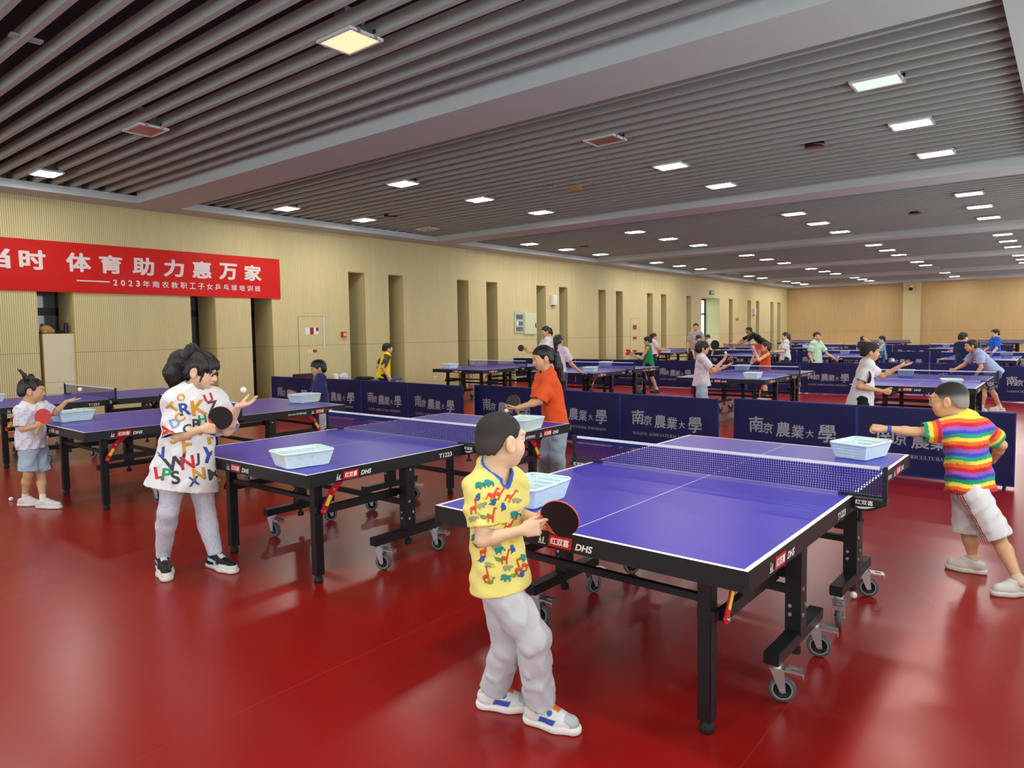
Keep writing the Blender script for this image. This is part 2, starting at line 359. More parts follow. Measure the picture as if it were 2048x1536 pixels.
# ------------------------------------------------------------------ small ceiling fittings
M_brass = mat('fitting_brass', '9a6a2c', .35, .6); M_steel = mat('steel', 'b8bcc0', .3, .9)
def round_fitting(loc, label):
    r = empty('ceiling_speaker', loc, label=label, cat='ceiling speaker')
    b = MB(); b.lathe([(.02, .05), (.13, .05), (.14, .0), (.1, -.012)], n=24); b.build('rim', M_black, r, True)
    b = MB(); b.lathe([(.1, -.012), (.06, -.02), (.0001, -.024)], n=20); b.build('grille', M_brass, r, True)
round_fitting((-2.95, 10.47, 4.14), 'round brassy ceiling fitting between greenish and pinkish floodlights')
round_fitting((-2.92, 18.15, 4.14), 'round dark ceiling fitting in the third bay near right lamps')
round_fitting((-11.81, 10.3, 4.14), 'round brassy ceiling fitting near banner wall in second bay')
round_fitting((-11.77, 17.98, 4.14), 'round dark ceiling fitting near banner wall in third bay')
r = empty('spotlight', (-7.15, 2.16, 4.19), label='twin spotlight strip fitted between the nearest ceiling slats at top left', cat='spotlight')
b = MB(); b.box((-.045, -.12, -.02), (.045, .12, .0)); b.build('housing', M_lbody, r)
for yy in (-.06, .05):
    b = MB(); b.lathe([(.03, -.022), (.024, -.006), (.0001, -.004)], c=(0, yy, 0), n=14); b.build('bulb', M_steel, r, True)
r = empty('ceiling_sensor', (-7.11, 10.58, 4.15), label='small tan box under the ceiling slats in second bay', cat='sensor')
b = MB(); b.box((-.11, -.07, -.03), (.11, .07, .02)); b.build('housing', mat('tan_plastic', 'b08a50', .5), r); b = MB(); b.box((-.3, -.45, -.01), (-.16, -.36, .02)); b.build('bracket', M_steel, r)
# ================================================================== table tennis tables
W, L, H = 1.525, 2.74, .76
M_top = mat('table_top_blue', '3630b4', .36, spec=.4)
M_line = mat('line_white', 'eef0f2', .4)
M_frame = mat('table_frame_black', '14161a', .42, spec=.4)
M_rubber = mat('rubber_black', '121212', .7)
M_zinc = mat('zinc_plated', 'c4c8ca', .28, .85)
M_tyre = mat('tyre_grey', '5c5e62', .6)
M_red = mat('enamel_red', 'c8101c', .3)
M_yel = mat('label_yellow', 'e8d84c', .5)
M_logo = mat('print_white', 'e6e8ea', .5)
M_bolt = mat('bolt_steel', 'c8c8c8', .3, .8)
# net: fine square mesh with holes
M_net = bpy.data.materials.new('net_mesh_navy'); M_net.use_nodes = True
_nt = M_net.node_tree; _b = _nt.nodes['Principled BSDF']; _b.inputs['Base Color'].default_value = lin('1a1a6c'); _b.inputs['Roughness'].default_value = .8
_tc2 = N(_nt, 'ShaderNodeTexCoord'); _sp = N(_nt, 'ShaderNodeSeparateXYZ'); _nt.links.new(_tc2.outputs['Object'], _sp.inputs[0])
_wv = math_node(_nt, 'MULTIPLY', math_node(_nt, 'SINE', math_node(_nt, 'MULTIPLY', _sp.outputs[2], 130)), .0012)
_fx = math_node(_nt, 'GREATER_THAN', math_node(_nt, 'FRACT', math_node(_nt, 'DIVIDE', math_node(_nt, 'ADD', _sp.outputs[0], _wv), .0125)), .42)
_fz = math_node(_nt, 'GREATER_THAN', math_node(_nt, 'FRACT', math_node(_nt, 'DIVIDE', _sp.outputs[2], .0125)), .3)
_hole = math_node(_nt, 'MULTIPLY', _fx, _fz); _tp = N(_nt, 'ShaderNodeBsdfTransparent'); _mx = N(_nt, 'ShaderNodeMixShader')
_nt.links.new(_hole, _mx.inputs[0]); _nt.links.new(_b.outputs[0], _mx.inputs[1]); _nt.links.new(_tp.outputs[0], _mx.inputs[2]); _nt.links.new(_mx.outputs[0], _nt.nodes['Material Output'].inputs[0])
def logo(mb, o, u, v, w, mi_w=1, mi_r=2, lift=.0012):
    """emblem, red name plate and three letters in a strip of length w (height w/7)"""
    o, u, v = Vector(o), Vector(u), Vector(v); n = u.cross(v); k = w/.30; hh = .036*k
    def quad(x0, y0, x1, y1, sh, mi, l):
        mb.add([o+u*(x0)+v*y0+n*l, o+u*(x1)+v*y0+n*l, o+u*(x1+sh)+v*y1+n*l, o+u*(x0+sh)+v*y1+n*l], [(0, 1, 2, 3)], mi)
    # emblem: figure and underline
    quad(.0, .0, .042*k, .004*k, .002, mi_w, lift); quad(.008*k, .008*k, .02*k, .02*k, .0, mi_w, lift); quad(.024*k, .006*k, .031*k, .03*k, .006*k, mi_w, lift); quad(.013*k, .02*k, .017*k, .04*k, -.001*k, mi_w, lift)
    quad(.056*k, -.004*k, .176*k, .046*k, .008*k, mi_r, lift)
    put_text(mb, '红双喜', o+u*(.069*k)+v*(.005*k), u, v, .1*k, .033*k, mi_w, bold=.03, shear=.12, lift=lift*2)
    put_text(mb, 'DHS', o+u*(.198*k)+v*(.002*k), u, v, .088*k, .03*k, mi_w, bold=.03, shear=.3, lift=lift)
def table_proto():
    """origin: floor below the middle of the table"""
    r = empty('table_tennis_table'); hx, hy = W/2, L/2
    for s in (-1, 1):
        y0, y1 = (-hy, -.004) if s < 0 else (.004, hy)
        t = MB(); e = .02; xs = [-hx, -hx+e, -.0018, .0018, hx-e, hx]; ys = [y0, y0+e, y1] if s < 0 else [y0, y1-e, y1]
        for i in range(5):
            for j in range(2):
                white = i in (0, 2, 4) or (j == 0) == (s < 0) and True
                white = i in (0, 2, 4) or (j == (0 if s < 0 else 1))
                t.add([(xs[i], ys[j], H), (xs[i+1], ys[j], H), (xs[i+1], ys[j+1], H), (xs[i], ys[j+1], H)], [(0, 1, 2, 3)], 1 if white else 0)
        z = H-.006
        t.add([(-hx,y0,z),(hx,y0,z),(hx,y1,z),(-hx,y1,z),(-hx,y0,H),(hx,y0,H),(hx,y1,H),(-hx,y1,H)], [(0,3,2,1),(0,1,5,4),(1,2,6,5),(2,3,7,6),(3,0,4,7)], 2)
        t.build('tabletop', [M_top, M_line, M_frame], r)
        a = MB(); zb, za, q = .683, H-.006, .03
        a.box((-hx, y0, zb), (hx, y0+q, za)); a.box((-hx, y1-q, zb), (hx, y1, za)); a.box((-hx, y0+q, zb), (-hx+q, y1-q, za)); a.box((hx-q, y0+q, zb), (hx, y1-q, za)); a.box((-hx+q, y0+q, .728), (hx-q, y1-q, za))
        # printing on the outer faces
        if s < 0:
            logo(a, (-.14, y0, .696), (1, 0, 0), (0, 0, 1), .29)
            logo(a, (hx, y0+.205, .696), (0, 1, 0), (0, 0, 1), .29)
            put_text(a, 'T1223', (hx, y0+1.09, .696), (0, 1, 0), (0, 0, 1), .13, .032, 1, bold=.02, lift=.0012)
            logo(a, (-hx, -.4, .696), (0, -1, 0), (0, 0, 1), .29)
            put_text(a, '2013-2015 世乒赛专用台', (-hx, y0+.75, .7), (0, -1, 0), (0, 0, 1), .23, .026, 1, bold=.012, shear=.15, lift=.0012)
        else:
            logo(a, (.14, y1, .696), (-1, 0, 0), (0, 0, 1), .29)
            logo(a, (hx, y1-.46, .696), (0, 1, 0), (0, 0, 1), .29)
            put_text(a, '2013-2015 世乒赛专用台', (hx, y1-.75, .7), (0, 1, 0), (0, 0, 1), .23, .026, 1, bold=.012, shear=.15, lift=.0012)
            logo(a, (-hx, y1-.2, .696), (0, -1, 0), (0, 0, 1), .29)
        a.build('apron', [M_frame, M_logo, M_red], r)
        for sx in (-1, 1):                       # corner caps
            c = MB(); cy = y0 if s < 0 else y1
            c.box((sx*hx-.02, cy-.02, .684), (sx*hx+.02, cy+.02, H-.008)); c.box((sx*hx-.017, cy-.017, H-.008), (sx*hx+.017, cy+.017, H-.004))
            c = MB(); c.cyl((sx*(hx-.012), cy-s*.012, .68), (sx*(hx-.012), cy-s*.012, H-.008), .0165, n=12); c.build('corner_cap', M_rubber, r)
        ey = s*(hy-.235); uc = s*(hy-.89)         # end legs, undercarriage centre
        for sx in (-1, 1):
            lx = sx*(hx-.25)
            g = MB(); g.box((lx-.029, ey-.029, .05), (lx+.029, ey+.029, .684)); g.box((lx-.031, ey-.031, .46), (lx+.05*sx if sx > 0 else lx+.031, ey+.031, .5) if sx > 0 else (lx+.031, ey+.031, .5))
            lg = g.build('leg', M_frame, r, bev=.003)
            f = MB(); f.lathe([(.024, .06), (.024, .032), (.029, .028), (.029, .004), (.026, 0), (.0001, 0)], c=(lx, ey, 0), n=16); f.build('rubber_foot', M_rubber, lg, True)
            # side rail from the leg bracket back to the undercarriage post
            px = sx*(hx-.12)
            ra = MB(); ra.bar((lx+sx*.05, ey-s*.02, .475), (lx+sx*.05, uc+s*.03, .475), .03, .05); ra.bar((lx+sx*.04, uc, .475), (px, uc, .475), .04, .04); ra.build('side_rail', M_frame, r)
            po = MB(); po.box((px-.035, uc-.04, .21), (px+.035, uc+.04, .684))
            for z, yy in ((.64, 0), (.42, -.016), (.34, .018), (.30, -.016)): po.cyl((px+sx*.034, uc+yy, z), (px+sx*.04, uc+yy, z), .009, n=10, mi=1)
            for z in (.34, .30): po.cyl((px-.012, uc-s*.0+.039*-1, z), (px-.012, uc-.046, z), .008, n=10, mi=1)
            po.build('post', [M_frame, M_bolt], r)
            be = MB(); be.box((px-.032, uc-.315, .172), (px+.032, uc+.315, .226)); be.build('foot_beam', M_frame, r, bev=.003)
            st = MB(); st.cyl((px, uc, .176), (px, uc, .125), .011, n=10); st.cyl((px, uc, .14), (px, uc, .112), .024, n=12); st.build('levelling_foot', M_rubber, r)
            for q, wy in enumerate((uc-.26, uc+.26)):
                ang = [.1, 1.35, .35, .3, .9, .5, -1.25, .35][(0 if s < 0 else 4)+(0 if sx < 0 else 2)+q]
                Rz = Matrix.Translation((px, wy, 0)) @ Matrix.Rotation(ang, 4, 'Z')
                fk = MB(); off = .028
                fk.box((-.03, -.026, .165), (.03, .026, .173), 0, Rz); fk.cyl(Rz @ Vector((0, 0, .15)), Rz @ Vector((0, 0, .166)), .024, n=14)
                fk.box((-.024, -.03, .146), (.03, .03, .152), 0, Rz)
                for sy in (-1, 1):
                    pl = [(-.022, .15), (.034, .15), (off+.014, .05), (off-.01, .05)]
                    fk.prism(pl, Rz @ Vector((0, sy*.026, 0)), Rz.to_3x3() @ Vector((1, 0, 0)), (0, 0, 1), Rz.to_3x3() @ Vector((0, sy, 0)), .003)
                fk.cyl(Rz @ Vector((off, -.032, .056)), Rz @ Vector((off, .032, .056)), .008, n=10)
                ca = fk.build('caster_fork', M_zinc, r)
                wh = MB(); c0 = Rz @ Vector((off, 0, .056)); ax = Rz.to_3x3() @ Vector((0, 1, 0))
                wh.lathe([(.0001, -.012), (.036, -.012), (.037, -.015)], c0, 24, 1, ax); wh.lathe([(.037, -.015), (.042, -.015)], c0, 24, 2, ax)
                wh.lathe([(.042, -.015), (.052, -.014), (.056, -.007), (.056, .007), (.052, .014), (.042, .015)], c0, 24, 0, ax)
                wh.lathe([(.042, .015), (.037, .015)], c0, 24, 2, ax); wh.lathe([(.037, .015), (.036, .012), (.0001, .012)], c0, 24, 1, ax)
                wh.build('wheel', [M_tyre, M_rubber, mat('wheel_ring_grey', '9aa2a6', .5)], ca, True)
                pd = MB(); Rp = Rz @ Matrix.Translation((.062, 0, .14)) @ Matrix.Rotation(.1, 4, 'Y') @ Matrix.Diagonal((1.25, 1.25, 1.25, 1))
                for lo, hi in (((-.02,-.024,0),(.04,-.01,.006)), ((-.02,.01,0),(.04,.024,.006)), ((-.02,-.01,0),(0,.01,.006)), ((.026,-.01,0),(.04,.01,.006)), ((.036,-.024,-.012),(.04,.024,.0)), ((-.05,-.01,-.008),(-.018,.01,0))): pd.box(lo, hi, 0, Rp)
                pd.build('brake_pedal', M_zinc, ca)
            # red folding lock lever with its yellow label
            lv = MB(); lv.bar((lx+sx*.078, ey+s*-.0, .475), (lx+sx*.078, ey-s*.075, .60), .006, .042, up=(0, -s*.6, -.8)); lv.bar((lx+sx*.084, ey-s*.06, .585), (lx+sx*.084, ey-s*.17, .69), .006, .046, up=(0, -s*.6, -.8))
            lv.cyl((lx+sx*.074, ey, .475), (lx+sx*.083, ey, .475), .0205, n=16)
            for a3 in ((ey, .475), (ey-s*.075, .6)): lv.cyl((lx+sx*.08, a3[0], a3[1]), (lx+sx*.092, a3[0], a3[1]), .009, n=12, mi=1)
            lo = lv.build('lock_lever', [M_red, M_bolt], r)
            lb = MB(); lb.bar((lx+sx*.082, ey-s*.018, .505), (lx+sx*.082, ey-s*.055, .566), .0012, .026, up=(0, -s*.6, -.8)); lb.build('warning_label', M_yel, lo)
        cb = MB(); cb.bar((-(hx-.25), ey, .535), (hx-.25, ey, .535), .028, .028); cb.build('cross_bar', M_frame, r)
        cb = MB(); cb.bar((-(hx-.12), uc, .40), (hx-.12, uc, .40), .03, .035); cb.build('cross_bar', M_frame, r)
    # net set
    n = MB(); nx = hx+.135
    n.add([(-nx, 0, H+.012), (nx, 0, H+.012), (nx, 0, H+.148), (-nx, 0, H+.148)], [(0, 1, 2, 3)]); n.build('net', M_net, r)
    t = MB(); t.box((-nx+.02, -.0035, H+.139), (nx-.02, .0035, H+.1535)); t.build('net_tape', mat('net_tape_white', 'e4e8ee', .7), r)
    for sx in (-1, 1):
        p = MB(); p.box((sx*(hx+.14)-.008, -.012, H-.012), (sx*(hx+.14)+.008, .012, H+.156)); p.box((sx*(hx+.04)-.11, -.016, H+.001), (sx*(hx+.04)+.11, .016, H+.012))
        po = p.build('net_post', M_frame, r, bev=.002)
        c = MB(); pts = [(.002, .0), (.15, .0), (.15, -.02), (.09, -.052), (.045, -.058), (.002, -.05)]
        c.prism([(x, y) for x, y in pts], (sx*hx, -.03, H-.006), (sx, 0, 0), (0, 0, 1), (0, 1, 0), .06)
        oo = (hx+.014, -.0302, H-.034) if sx > 0 else (-hx-.125, -.0302, H-.034)
        put_text(c, '红双喜', oo, (1, 0, 0), (0, 0, 1), .08, .024, 1, bold=.02, lift=.0008)
        c.add([(oo[0], -.031, H-.046), (oo[0]+.09, -.031, H-.038), (oo[0]+.05, -.031, H-.052), (oo[0]+.02, -.031, H-.054)], [(0, 3, 2, 1)], 1)
        c.build('net_clamp', [M_frame, M_logo], po)
        s2 = MB(); s2.cyl((sx*(hx+.03), 0, H-.06), (sx*(hx+.03), 0, H-.11), .008, n=10); s2.cyl((sx*(hx+.03), 0, H-.11), (sx*(hx+.03), 0, H-.122), .02, n=14); s2.build('clamp_screw', M_rubber, po)
    return r
T0 = table_proto(); _tn = 0
TABLES = {}
def put_table(key, xr, yn, rot, label):
    global _tn
    o = T0 if _tn == 0 else copy_tree(T0); _tn += 1
    o.location = Vector((xr, yn, 0))+Matrix.Rotation(rot, 3, 'Z') @ Vector((-W/2, L/2, 0)); o.rotation_euler = (0, 0, rot)
    tag(o, label, 'table', 'blue table tennis tables'); TABLES[key] = o
put_table('A1', -.843, 2.283, -.012, 'nearest blue table tennis table, behind the boy in yellow animal shirt')
put_table('A2', -3.478, 2.344, .004, 'blue table tennis table beside the girl in letter print shirt')
put_table('A3', -6.662, 2.283, -.010, 'blue table tennis table in front of the small girl with hair buns')
put_table('A4', -9.95, 2.387, 0, 'blue table tennis table along the banner wall before the cabinet')
put_table('B1', -.989, 10.757, .004, 'blue table tennis table in front of the boy in plain white shirt')
put_table('B2', -3.834, 11.066, .008, 'blue table tennis table beside the white shirt girl raising a black racket')
put_table('B3', -7.2, 11.27, 0, 'blue table tennis table where the girl in white shirt rests her hand')
put_table('B4', -9.92, 11.152, .006, 'blue table tennis table near wall niches with blue benches behind')
put_table('C1', -1.046, 19.6, .01, 'blue table tennis table between the boys in navy and bright blue')
put_table('C2', -4.33, 20.4, .01, 'blue table tennis table beside the boy in mint green shirt')
put_table('C3', -7.25, 20.3, 0, 'blue table tennis table behind the girl in orange tank top')
put_table('C4', -11.0, 22.2, 0, 'blue table tennis table by the wall behind the green tank boy')
put_table('D1', -2.6, 28.6, 0, 'blue table tennis table in fourth row, far right')
put_table('D2', -7.4, 28.7, 0, 'blue table tennis table in fourth row behind the mint shirt boy')
put_table('D3', -10.8, 29.2, 0, 'blue table tennis table in fourth row near the outside door')
put_table('E1', -1.97, 38.5, 0, 'blue table tennis table in the last row, far right')
put_table('E2', -6.7, 38.6, 0, 'blue table tennis table in the last row before the pilaster')
put_table('E3', -11.5, 39.5, 0, 'blue table tennis table in the last row near left wall')
# ------------------------------------------------------------------ plastic ball baskets
M_bask = mat('basket_plastic_pale_cyan', 'dcf2f2', .35, spec=.45)
def basket_proto():
    r = empty('ball_basket'); b = MB(); LX, LY, h = .272, .19, .092; tx, ty = .028, .023
    def P(side, s, t):       # side wall point: s along 0..1, t up 0..1
        ex = LX/2+tx*t; ey = LY/2+ty*t; z = .006+h*t
        c = [(-ex, -ey), (ex, -ey), (ex, ey), (-ex, ey)]
        a, q = c[side], c[(side+1) % 4]; return Vector((a[0]+(q[0]-a[0])*s, a[1]+(q[1]-a[1])*s, z))
    for side in range(4):
        nu = 24 if side % 2 == 0 else 16; nv = 7
        us = [0, .07]+[.07+.86*(i+1)/nu for i in range(nu)]+[1.0]; vs = [0, .12]+[.12+.72*(i+1)/nv for i in range(nv)]+[1.0]
        for i in range(len(us)-1):
            for j in range(len(vs)-1):
                u0, u1, v0, v1 = us[i], us[i+1], vs[j], vs[j+1]
                hole = 1 <= i <= nu and 1 <= j <= nv
                if side % 2 and j % 2 == 0: hole = False
                o = [P(side, u0, v0), P(side, u1, v0), P(side, u1, v1), P(side, u0, v1)]
                if not hole: b.add(o, [(0, 1, 2, 3)])
                else:
                    a, q = (u1-u0)*.27, (v1-v0)*.24
                    k = [P(side, u0+a, v0+q), P(side, u1-a, v0+q), P(side, u1-a, v1-q), P(side, u0+a, v1-q)]
                    b.add(o+k, [(0, 1, 5, 4), (1, 2, 6, 5), (2, 3, 7, 6), (3, 0, 4, 7)])
    n = 14
    for i in range(n):
        for j in range(10):
            x0, x1 = -LX/2+LX*i/n, -LX/2+LX*(i+1)/n; y0, y1 = -LY/2+LY*j/10, -LY/2+LY*(j+1)/10; a, q = (x1-x0)*.25, (y1-y0)*.25
            o = [(x0,y0,.006),(x1,y0,.006),(x1,y1,.006),(x0,y1,.006)]; k = [(x0+a,y0+q,.006),(x1-a,y0+q,.006),(x1-a,y1-q,.006),(x0+a,y1-q,.006)]
            b.add(o+k, [(0, 1, 5, 4), (1, 2, 6, 5), (2, 3, 7, 6), (3, 0, 4, 7)])
    for sx in (-1, 1):
        for sy in (-1, 1): b.box((sx*.10-.02, sy*.07-.012, 0), (sx*.10+.02, sy*.07+.012, .006))
    o = b.build('basket_body', M_bask, r, merge=True); md = o.modifiers.new('thickness', 'SOLIDIFY'); md.thickness = .0022
    m_ = MB(); pr = []; zt = .099
    ex, ey, cr = LX/2+tx, LY/2+ty, .03
    ring = []
    for cx, cy, a0 in ((ex-cr, -ey+cr, -90), (ex-cr, ey-cr, 0), (-ex+cr, ey-cr, 90), (-ex+cr, -ey+cr, 180)):
        for k in range(5):
            a = math.radians(a0+90*k/4); ring.append((cx, cy, math.cos(a), math.sin(a)))
    prof = [(cr-.004, zt-.002), (cr-.002, zt+.003), (cr+.008, zt+.004), (cr+.011, zt), (cr+.010, zt-.008), (cr+.006, zt-.008), (cr+.006, zt-.002)]
    vs = [(cx+c*p, cy+s*p, z) for cx, cy, c, s in ring for p, z in prof]; q = len(prof); nr = len(ring)
    fs = [(i*q+k, ((i+1) % nr)*q+k, ((i+1) % nr)*q+(k+1) % q, i*q+(k+1) % q) for i in range(nr) for k in range(q)]
    m_.add(vs, fs); m_.build('rim', M_bask, r, True, True)
    return r
B0 = basket_proto(); _bn = 0
def put_basket(x, y, rz, label, z=H):
    global _bn
    o = B0 if _bn == 0 else copy_tree(B0); _bn += 1
    o.location = (x, y, z+.0005); o.rotation_euler = (0, 0, rz); tag(o, label, 'basket', 'pale plastic ball baskets')
R90 = math.pi/2
put_basket(-2.03, 2.635, 1.64, 'pale cyan plastic basket on nearest table behind the boy in yellow')
put_basket(-3.79, 2.526, 1.38, 'pale cyan plastic basket near the corner of table beside letter shirt girl')
put_basket(-1.044, 4.777, 1.318, 'pale cyan plastic basket on nearest table, under the fist of rainbow boy')
put_basket(-7.75, 2.56, 1.65, 'pale cyan plastic basket beside the small girl with hair buns')
put_basket(-7.30, 4.93, 1.75, 'pale cyan plastic basket held by the boy with glasses')
put_basket(-3.60, 4.55, 1.7, 'pale cyan plastic basket at far end before the orange shirt girl')
put_basket(-10.98, 2.66, R90, 'pale cyan plastic basket at the left picture edge near the cabinet')
for n, u, z, a, lab in (('B1n', (1903, 767), .8, .2, 'pale cyan plastic basket behind the rainbow boy\'s head on white shirt boy\'s table'), ('B1f', (1812, 747), .8, .1, 'pale cyan plastic basket against the net on white shirt boy\'s table'),
     ('B2n', (1518, 753), .8, .1, 'pale cyan plastic basket near edge of the orange tank girl\'s table'), ('B2f', (1470, 736), .8, .1, 'pale cyan plastic basket before the net near the raised black racket'),
     ('B3n', (1181, 740), .8, .3, 'pale cyan plastic basket nearest corner of the table where white shirt girl leans'), ('B3f', (1203, 727), .8, .2, 'pale cyan plastic basket at net of the table where white shirt girl leans'),
     ('B4', (899, 733), .8, .1, 'pale cyan plastic basket on the table near wall niches'),
     ('C1', (2019, 713), .8, .1, 'pale cyan plastic basket right of the bright blue shirt boy'), ('C1f', (1981, 690), .82, .5, 'pale cyan plastic basket left of the bright blue shirt boy'),
     ('C2', (1690, 706), .8, .1, 'pale cyan plastic basket before the net at mint shirt boy\'s table'),
     ('C4', (1344, 704), .8, .1, 'pale cyan plastic basket behind the net near the grey shirt woman'),
     ('D2', (1647, 690), .8, .1, 'pale cyan plastic basket on fourth row table behind mint shirt boy'), ('D2b', (1596, 693), .8, .2, 'pale cyan plastic basket left of the mint shirt boy\'s head on far table'),
     ('D1', (1797, 690.5), .8, .1, 'pale cyan plastic basket on fourth row table right of the light blue girl'), ('C3', (1514, 705), .8, .1, 'pale cyan plastic basket behind the red racket of orange tank girl')):
    p = at(u[0], u[1], P=('z', z)); T = TABLES[n[:2]]
    lx = min(max(p.x-T.location.x, -.5), .5); ly = min(max(p.y-T.location.y, -1.15), 1.15)
    if abs(ly) < .2: ly = -.2 if ly < 0 else .2
    put_basket(T.location.x+lx, T.location.y+ly, R90+a, lab)
# ------------------------------------------------------------------ low barrier panels
M_bar = mat('barrier_cloth_navy', '141a54', .55, spec=.35, bump=.12, bscale=5)
M_barf = mat('barrier_frame_blue', '202c8c', .4)
M_ltr = mat('barrier_lettering_silver', 'a8acb8', .5)
CH = [('南', .0, .055, .19, 4), ('京', .17, .06, .13, -3), ('農', .345, .03, .175, 2), ('業', .53, .035, .155, -2), ('大', .72, .05, .09, 6), ('學', .86, .01, .20, 3)]
_bt = {}
def barrier(x0, x1, y0, y1, label, h=.74):
    """panel from (x0,y0) to (x1,y1), lettering on the side of the camera"""
    wd = round(math.hypot(x1-x0, y1-y0), 3); an = math.atan2(y1-y0, x1-x0)
    r = empty('barrier_panel', (x0, y0, 0), an, label, 'barrier', 'navy barrier panels around the playing areas')
    if wd not in _bt:
        b = MB(); nx, nz = 14, 6; rnd = random.Random(int(wd*1000)); ph = [rnd.random()*6 for _ in range(4)]
        def sag(u, v): return -.004-.006*math.sin(u*9+ph[0]+v*3)*math.sin(v*3.1)-.004*math.sin(u*17+ph[1]+v*5)*v*(1-v)*4
        pt = lambda u, v: (.006+(wd-.012)*u, sag(u, v), .035+(h-.04)*v)
        vs = [pt(i/nx, j/nz) for j in range(nz+1) for i in range(nx+1)]
        b.add(vs, [(j*(nx+1)+i, j*(nx+1)+i+1, (j+1)*(nx+1)+i+1, (j+1)*(nx+1)+i) for j in range(nz) for i in range(nx)], 0)
        b.add([(.006, .004, .035), (wd-.006, .004, .035), (wd-.006, .004, h-.005), (.006, .004, h-.005)], [(3, 2, 1, 0)], 0)
        # lettering follows the cloth
        tmp = MB(); k = wd/1.4; ox, oz = .2*k, .335
        for ch, x, z, s, rot in CH:
            v2, f2, a0, a1, c0, c1 = text2d(ch, .013, .06); R = Matrix.Rotation(math.radians(rot), 2)
            q = [R @ Vector(((x_-a0)/(a1-a0)*s*.95, (z_-c0)/(c1-c0)*s)) for x_, z_ in v2]
            nl = _lay[(ch, .013, .06)]; tmp.add([(ox+x*k*.93+p.x, -(i//nl)*6e-5, oz-.05+z+p.y) for i, p in enumerate(q)], f2, 1)
        serif = ''.join(chr(0x1D400+ord(c)-65) if c.isalpha() else c for c in 'NANJING AGRICULTURAL UNIVERSITY')
        put_text(tmp, serif, (ox, 0, .205), (1, 0, 0), (0, 0, 1), .97*k, .042, 1, bold=-.006)
        b.add([(x, sag((x-.006)/(wd-.012), (z-.035)/(h-.04))-.0025+q, z) for x, q, z in tmp.v], tmp.f, 1)
        fr = MB()
        for lo, hi in (((0, -.008, .02), (.012, .008, h)), ((wd-.012, -.008, .02), (wd, .008, h)), ((0, -.008, h-.012), (wd, .008, h)), ((0, -.008, .02), (wd, .008, .035))): fr.box(lo, hi)
        ft = MB()
        for xx in (.08, wd-.08): ft.box((xx-.012, -.12, 0), (xx+.012, .12, .02))
        fts = []
        for xx in (.08, wd-.08):
            q = MB(); q.box((xx-.012, -.12, 0), (xx+.012, .12, .021)); fts.append(q.mesh('foot'))
        _bt[wd] = (b.mesh('cloth_panel'), fr.mesh('frame'), fts)
        for mt in (M_bar, M_ltr): _bt[wd][0].materials.append(mt)
        _bt[wd][0].polygons.foreach_set('use_smooth', [m == 0 for m in b.m])
        _bt[wd][1].materials.append(M_barf)
        for q in fts: q.materials.append(M_frame)
    A, Bm, F = _bt[wd]
    for nm, me in (('cloth_panel', A), ('frame', Bm), ('foot', F[0]), ('foot', F[1])):
        o = bpy.data.objects.new(nm, me); COL.objects.link(o); o.parent = r; _kids.setdefault(r.name, []).append(o)
rows = [([-.42, -1.82, -3.22], [8.15, 8.13, 8.22], ['rightmost navy barrier panel behind the rainbow boy', 'navy barrier panel with full lettering left of the rainbow boy']),
        ([-3.33, -4.73, -6.13, -7.53], [8.02, 8.08, 8.18, 8.26], ['navy barrier panel with full lettering right of the orange shirt girl', 'navy barrier panel right behind the orange shirt girl', 'navy barrier panel behind the orange shirt girl\'s black racket']),
        ([-7.5, -8.87, -10.14, -11.5, -12.8], [7.96, 8.04, 8.06, 7.97, 7.88], ['navy barrier panel at right end of the left run beyond the blue table', 'navy barrier panel under the yellow sports shirt boy', 'navy barrier panel right of the boy with glasses', 'navy barrier panel left of the boy with glasses, end of its run'])]
for xs, ys, labs in rows:
    for i, lb in enumerate(labs): barrier(xs[i+1], xs[i], ys[i+1], ys[i], lb)
second = ['rightmost navy barrier panel of second run, right of the light blue shirt girl', 'navy barrier panel behind the bent light blue shirt girl', 'navy barrier panel behind the white shirt boy\'s basket', 'navy barrier panel just left of the boy in plain white shirt', 'navy barrier panel below the mint green shirt boy',
          'navy barrier panel behind the orange tank girl', 'navy barrier panel right behind the raised black racket girl', 'navy barrier panel left of the raised black racket girl', 'navy barrier panel behind the green tank boy', 'navy barrier panel behind the baskets left of green tank boy', 'navy barrier panel right of the leaning girl in white']
xs = [-.45, -1.37, -2.72, -4.12, -5.45, -6.75, -8.0, -9.15, -10.4, -11.65]
x = .05
for i, lb in enumerate(second):
    y = 17.3 if i != 1 and i != 2 else 18.1
    barrier(x-1.3, x-.02, y, y+.0, lb); x -= 1.3
for i, lb in enumerate(['navy barrier panel of third run beside the bright blue shirt boy', 'navy barrier panel of third run behind the navy shirt boy', 'navy barrier panel of third run above the tossed ball', 'navy barrier panel of third run right of the light blue outfit girl', 'navy barrier panel of third run behind the mint shirt boy\'s basket', 'navy barrier panel of third run right of white shirt ponytail girl', 'navy barrier panel of third run behind white shirt ponytail girl', 'navy barrier panel of third run behind the red racket']):
    barrier(-.9-1.4*i-1.38, -.9-1.4*i, 26.1, 26.1, lb)
for i, lb in enumerate(['navy barrier panel of farthest run, right end', 'navy barrier panel of farthest run, second from the right', 'navy barrier panel of farthest run, third from the right', 'navy barrier panel of farthest run, fourth from the right', 'navy barrier panel of farthest run, fifth from the right', 'navy barrier panel of farthest run, left end']):
    barrier(-2.0-1.5*i-1.48, -2.0-1.5*i, 35.4, 35.4, lb)
